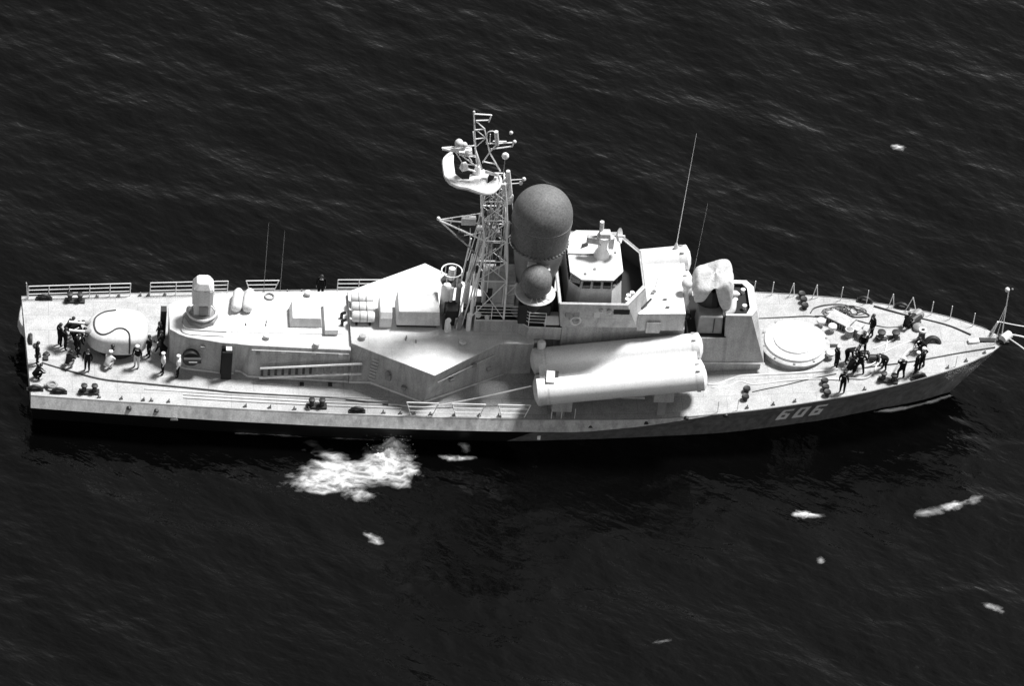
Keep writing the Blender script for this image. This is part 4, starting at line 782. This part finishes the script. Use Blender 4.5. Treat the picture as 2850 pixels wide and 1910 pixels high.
# crates and gear on the foredeck
def crate(x, y, rz, d, label, slats=0, mat='house'):
    z = dk(x) + .07; e = empty('crate', (x, y, z), rz); tag(e, label, 'crate', 'crates on the foredeck')
    part('crate_body', MB().box((0, 0, d[2] / 2), d), 'mid', e, bevel=.03); part('crate_lid', MB().box((0, 0, d[2] + .03), (d[0] + .05, d[1] + .05, .06)), 'house', e)
    for k in range(slats): part('slat', MB().box((-d[0] / 2 + d[0] * (k + .5) / slats, -d[1] / 2 - .02, d[2] / 2), (d[0] / slats * .55, .03, d[2] * .9)), 'dark', e)
crate(49.35, 1.95, R(-38), (1.5, .85, .42), 'long pale slatted crate on the foredeck', 8)
crate(50.25, 1.15, R(-38), (.55, .7, .45), 'small pale crate next to the long slatted one', 0)
crate(50.55, .55, R(-38), (.55, .45, .4), 'small white-topped crate nearest the bollards', 0)
o = empty('drum', (49.75, .8, dk(49.75) + .07)); tag(o, 'grey steel drum standing beside the crates', 'drum')
part('drum_body', MB().lathe([(.26, 0), (.27, .05), (.26, .1), (.26, .5), (.27, .55), (.24, .57)], (0, 0), 16), 'mid', o, smooth=True); part('drum_rim', MB().torus((0, 0, .57), .25, .025, 18, 5), 'steel', o)
tag(part('plank', MB().tube([(51.0, .75, 4.35), (49.7, -1.65, 4.35)], .085, 4)  , 'roof'), 'long white plank slanting above the sailors on the foredeck', 'plank')
lbk = part('lifebuoy', MB().torus((32.4, -2.75, 7.7), .3, .07, 20, 8, tilt=Matrix.Rotation(R(90), 3, 'X')), 'white'); tag(lbk, 'white lifebuoy hung on the bridge side wall', 'lifebuoy')

# ------------------------------------------------------------------ the crew
POSES = {
 'stand': dict(pel=(0, .95), ch=(.0, 1.38), hd=(.03, 1.61), sh=1.42, el=(-.03, .27, 1.13), wr=(.06, .27, .90), kn=(.03, .11, .5), an=(-.02, .12, .08)),
 'apart': dict(pel=(0, .93), ch=(.0, 1.36), hd=(.03, 1.59), sh=1.40, el=(-.06, .38, 1.18), wr=(.10, .24, 1.02), kn=(.03, .2, .5), an=(-.02, .26, .08)),
 'haul': dict(pel=(-.05, .90), ch=(-.08, 1.32), hd=(-.02, 1.55), sh=1.36, el=(.16, .24, 1.15), wr=(.42, .10, 1.08), kn=(.10, .17, .5), an=(-.02, .2, .08)),
 'bend': dict(pel=(-.12, .90), ch=(.28, 1.12), hd=(.52, 1.22), sh=1.12, el=(.34, .24, .86), wr=(.44, .16, .62), kn=(-.02, .14, .5), an=(-.08, .15, .08)),
 'crouch': dict(pel=(-.18, .42), ch=(.12, .80), hd=(.26, 1.02), sh=.82, el=(.30, .28, .60), wr=(.48, .14, .45), kn=(.28, .2, .50), an=(.0, .16, .08)),
}
PM = {}
def body_mesh(pose):
    if pose in PM: return PM[pose]
    p = POSES[pose]; V = []; E_ = []; Rd = []; kind = []
    def v(c, r): V.append(c); Rd.append(r); return len(V) - 1
    px, pz = p['pel']; cx, cz = p['ch']; hx, hz = p['hd']
    pel = v((px, 0, pz), (.155, .115)); wa = v((px * .55 + cx * .45, 0, pz * .55 + cz * .45), (.145, .105)); ch = v((cx, 0, cz), (.165, .115)); nk = v((cx + (hx - cx) * .45, 0, cz + (hz - cz) * .5), (.058, .058)); hd = v((hx, 0, hz), (.088, .098)); ht = v((hx + .01, 0, hz + .10), (.07, .08))
    bones = []
    def e(a, b, k): E_.append((a, b)); bones.append((a, b, k))
    e(pel, wa, 0); e(wa, ch, 0); e(ch, nk, 0); e(nk, hd, 2); e(hd, ht, 2); hands = []
    for s in (-1, 1):
        sh = v((cx, s * .19, p['sh']), (.07, .07)); el = v((p['el'][0], s * p['el'][1], p['el'][2]), (.05, .05)); wr = v((p['wr'][0], s * p['wr'][1], p['wr'][2]), (.035, .03))
        d = (Vector(V[wr]) - Vector(V[el])).normalized(); pa = v(tuple(Vector(V[wr]) + d * .08), (.04, .022))
        e(ch, sh, 0); e(sh, el, 0); e(el, wr, 0); e(wr, pa, 2); hands.append((Vector(V[pa]), d, s))
        hp = v((px, s * .1, pz - .04), (.1, .1)); kn_ = v((p['kn'][0], s * p['kn'][1], p['kn'][2]), (.07, .07)); an = v((p['an'][0], s * p['an'][1], p['an'][2]), (.048, .048)); to = v((p['an'][0] + .17, s * p['an'][1] * 1.1, .04), (.045, .035))
        e(pel, hp, 1); e(hp, kn_, 1); e(kn_, an, 1); e(an, to, 3)
    me = bpy.data.meshes.new('tmp'); me.from_pydata(V, E_, []); ob = bpy.data.objects.new('tmp', me); COL.objects.link(ob)
    sk = ob.modifiers.new('s', 'SKIN'); sk.use_smooth_shade = True; su = ob.modifiers.new('u', 'SUBSURF'); su.levels = 1; su.render_levels = 1
    for i, sv in enumerate(me.skin_vertices[0].data): sv.radius = (Rd[i][0] * 1.2, Rd[i][1] * 1.2) if i not in (4, 5) else Rd[i]; sv.use_root = (i == 0)
    dg = bpy.context.evaluated_depsgraph_get(); dg.update(); ev = bpy.data.meshes.new_from_object(ob.evaluated_get(dg)); ev.name = 'body_' + pose
    bpy.data.objects.remove(ob); bpy.data.meshes.remove(me)
    segs = [(np.array(V[a]), np.array(V[b]), k) for a, b, k in bones]; mats = []
    for f in ev.polygons:
        c = np.array(f.center); best = (9, 0)
        for a, b, k in segs:
            t = np.clip(np.dot(c - a, b - a) / np.dot(b - a, b - a), 0, 1); dd = np.linalg.norm(c - a - t * (b - a))
            if dd < best[0]: best = (dd, k)
        mats.append(best[1])
    mb = MB()
    for P, d, s in hands:       # four fingers of unequal length and a thumb
        side = d.cross(Vector((0, s, 0)));  side = side.normalized() if side.length > .1 else Vector((1, 0, 0)); lat = side
        for k, (o_, ln) in enumerate(((-.027, .065), (-.009, .078), (.009, .074), (.027, .058))):
            a = P + lat * o_ + d * .005; m_ = a + d * ln * .55; mb.tube([a, m_, m_ + (d * .8 + Vector((0, -s * .5, 0))).normalized() * ln * .5], [.010, .009, .007], 5, mi=2)
        a = P - d * .05 - lat * .03; mb.tube([a, a - lat * .03 + d * .02, a - lat * .035 + d * .055], [.012, .010, .008], 5, mi=2)
    hz_ = hz + .03
    mb.tube([(hx + .09, 0, hz_ + .035), (hx + .118, 0, hz_ - .01), (hx + .09, 0, hz_ - .02)], [.008, .016, .01], 5, mi=2)   # nose
    for s in (-1, 1): mb.sphere((hx + .085, s * .034, hz_ + .025), .011, 6, 3); mb.sphere((hx, s * .098, hz_ - .0), .024, 6, 2)
    mb.box((hx + .09, 0, hz_ - .045), (.02, .045, .008), mi=3)
    o0 = len(ev.vertices); vs = [tuple(q.co) for q in ev.vertices] + mb.v; fs = [tuple(f.vertices) for f in ev.polygons] + [tuple(i + o0 for i in f) for f in mb.f]
    nm = bpy.data.meshes.new('body_' + pose); nm.from_pydata(vs, [], fs); nm.polygons.foreach_set('material_index', mats + mb.m); nm.polygons.foreach_set('use_smooth', [True] * len(fs))
    for m in ('navy', 'navy', 'skin', 'shoe'): nm.materials.append(M[m])
    bpy.data.meshes.remove(ev); nm.update(); PM[pose] = (nm, hx, hz); return PM[pose]
hair_m = MB().lathe([(.1, -.02), (.112, .03), (.105, .08), (.07, .115), (.01, .125)], (0, 0), 14).mesh('hair', 'shoe', True)
capw_m = MB().lathe([(.1, .04), (.112, .05), (.108, .085), (.132, .10), (.128, .12), (.02, .135)], (0, 0), 16).mesh('cap', 'shirt', True)
collar_m = MB().lathe([(.07, .02), (.15, -.03), (.16, -.05), (.07, -.01)], (0, 0), 12, cap=False, sx=.75).mesh('collar', 'canvas', True)
def person(x, y, face, pose, label, group, top='navy', legs='navy', head='hair', z=None):
    nm, hx, hz = body_mesh(pose); z = dk(x) + .09 * max(0, 1 - (y / hw(x)) ** 2) if z is None else z
    e = empty('person', (x, y, z), R(face)); tag(e, label, 'person', group); b = obj('body', nm, e); s_ = random.uniform(.97, 1.04); e.scale = (s_, s_, s_)
    for i, m in ((0, top), (1, legs)):
        b.material_slots[i].link = 'OBJECT'; b.material_slots[i].material = M[m]
    if pose in ('stand', 'apart', 'haul') and top == 'navy': obj('collar', collar_m, e, (hx - .03, 0, hz - .16))
    obj('cap' if head == 'cap' else 'hair', capw_m if head == 'cap' else hair_m, e, (hx, 0, hz))
G1 = 'sailors working on the foredeck'; G2 = 'sailors on the after deck'
for a in ((51.1, .75, 200, 'stand', 'sailor in dark clothes standing alone between crates and central bollards', G1),
          (48.8, -4.15, 70, 'stand', 'sailor in dark uniform standing at the starboard edge, aftmost on the foredeck', G1),
          (48.65, -1.95, 20, 'stand', 'sailor in dark jumper standing just forward of the round silo', G1, 'navy', 'navy', 'cap'),
          (50.0, -2.55, 80, 'apart', 'dark-clad sailor in the middle of the rope party on the foredeck', G1),
          (51.5, -2.3, 200, 'bend', 'sailor stooping over the rope beside the lying mooring post', G1),
          (52.45, -3.1, 100, 'haul', 'sailor hauling a rope at the starboard edge near the paired bollard', G1, 'navy', 'navy', 'cap'),
          (53.4, -2.75, 150, 'stand', 'shorter sailor with light cap beside the forwardmost sailor', G1, 'navy', 'navy', 'cap'),
          (53.8, -2.35, 140, 'apart', 'forwardmost sailor with light cap standing abeam of the capstan', G1, 'navy', 'navy', 'cap'),
          (53.3, 1.3, 60, 'crouch', 'sailor crouching at the windlass on the port side of the bow', G1),
          (49.4, -1.55, 330, 'bend', 'sailor bending forward under the aft end of the plank', G1),
          (49.5, -2.4, 40, 'crouch', 'sailor squatting between two standing men in the rope party', G1),
          (50.35, -.85, 250, 'haul', 'sailor reaching for the plank in front of the crates', G1),
          (50.2, -1.7, 300, 'bend', 'sailor leaning over behind the rope party', G1),
          (54.0, -.75, 200, 'crouch', 'sailor kneeling by the capstan', G1),
          # after deck
          (2.55, 1.15, 20, 'crouch', 'port-most of the row of sailors crouched behind the gun turret', G2), (2.85, .62, 10, 'bend', 'second from port in the row of sailors behind the gun turret', G2), (2.95, .12, 0, 'bend', 'third from port in the row of sailors behind the gun turret', G2),
          (3.02, -.38, 350, 'bend', 'fourth from port in the row of sailors behind the gun turret', G2), (3.08, -.88, 340, 'stand', 'starboard-most of the row of sailors behind the gun turret', G2),
          (1.98, -.05, 30, 'stand', 'aft one of the pair of dark sailors near the stern', G2), (2.3, -.35, 10, 'stand', 'forward one of the pair of dark sailors near the stern', G2),
          (2.5, -1.95, 60, 'crouch', 'sailor squatting by the dark hose near the stern', G2, 'navy', 'mid', 'hair'),
          (3.6, -2.2, 250, 'stand', 'sailor in black standing alone on the starboard after deck', G2),
          (4.85, -1.95, 60, 'crouch', 'sailor in pale clothes squatting beside the gun turret', G2, 'canvas', 'canvas', 'cap'),
          (6.55, -1.85, 240, 'stand', 'sailor in dark jumper at the forward starboard side of the turret', G2, 'navy', 'canvas', 'cap'),
          (7.3, -.85, 200, 'stand', 'dark-clad sailor between turret and after deckhouse', G2),
          (8.1, -2.35, 190, 'stand', 'white-shirted sailor with dark shorts, nearer the stern of two', G2, 'shirt', 'navy', 'cap'), (9.0, -2.6, 170, 'stand', 'white-shirted sailor with dark shorts, nearer the deckhouse of two', G2, 'shirt', 'navy', 'cap'),
          (7.95, .35, 200, 'stand', 'dark sailor at the aft end of the deckhouse, to port', G2), (8.05, -.45, 180, 'apart', 'dark sailor at the aft end of the deckhouse, in the middle', G2), (8.15, -1.1, 160, 'bend', 'dark sailor stooping at the aft end of the deckhouse', G2),
          (.62, -1.7, 0, 'stand', 'sailor standing at the transom, to starboard of the stern fairlead', G2), (.6, -2.95, 20, 'crouch', 'sailor crouching at the transom near the starboard quarter', G2),
          (17.85, 4.95, 260, 'stand', 'sailor seen beyond the deckhouse roof at the port rail', 'sailor at the port rail')):
    person(*a)
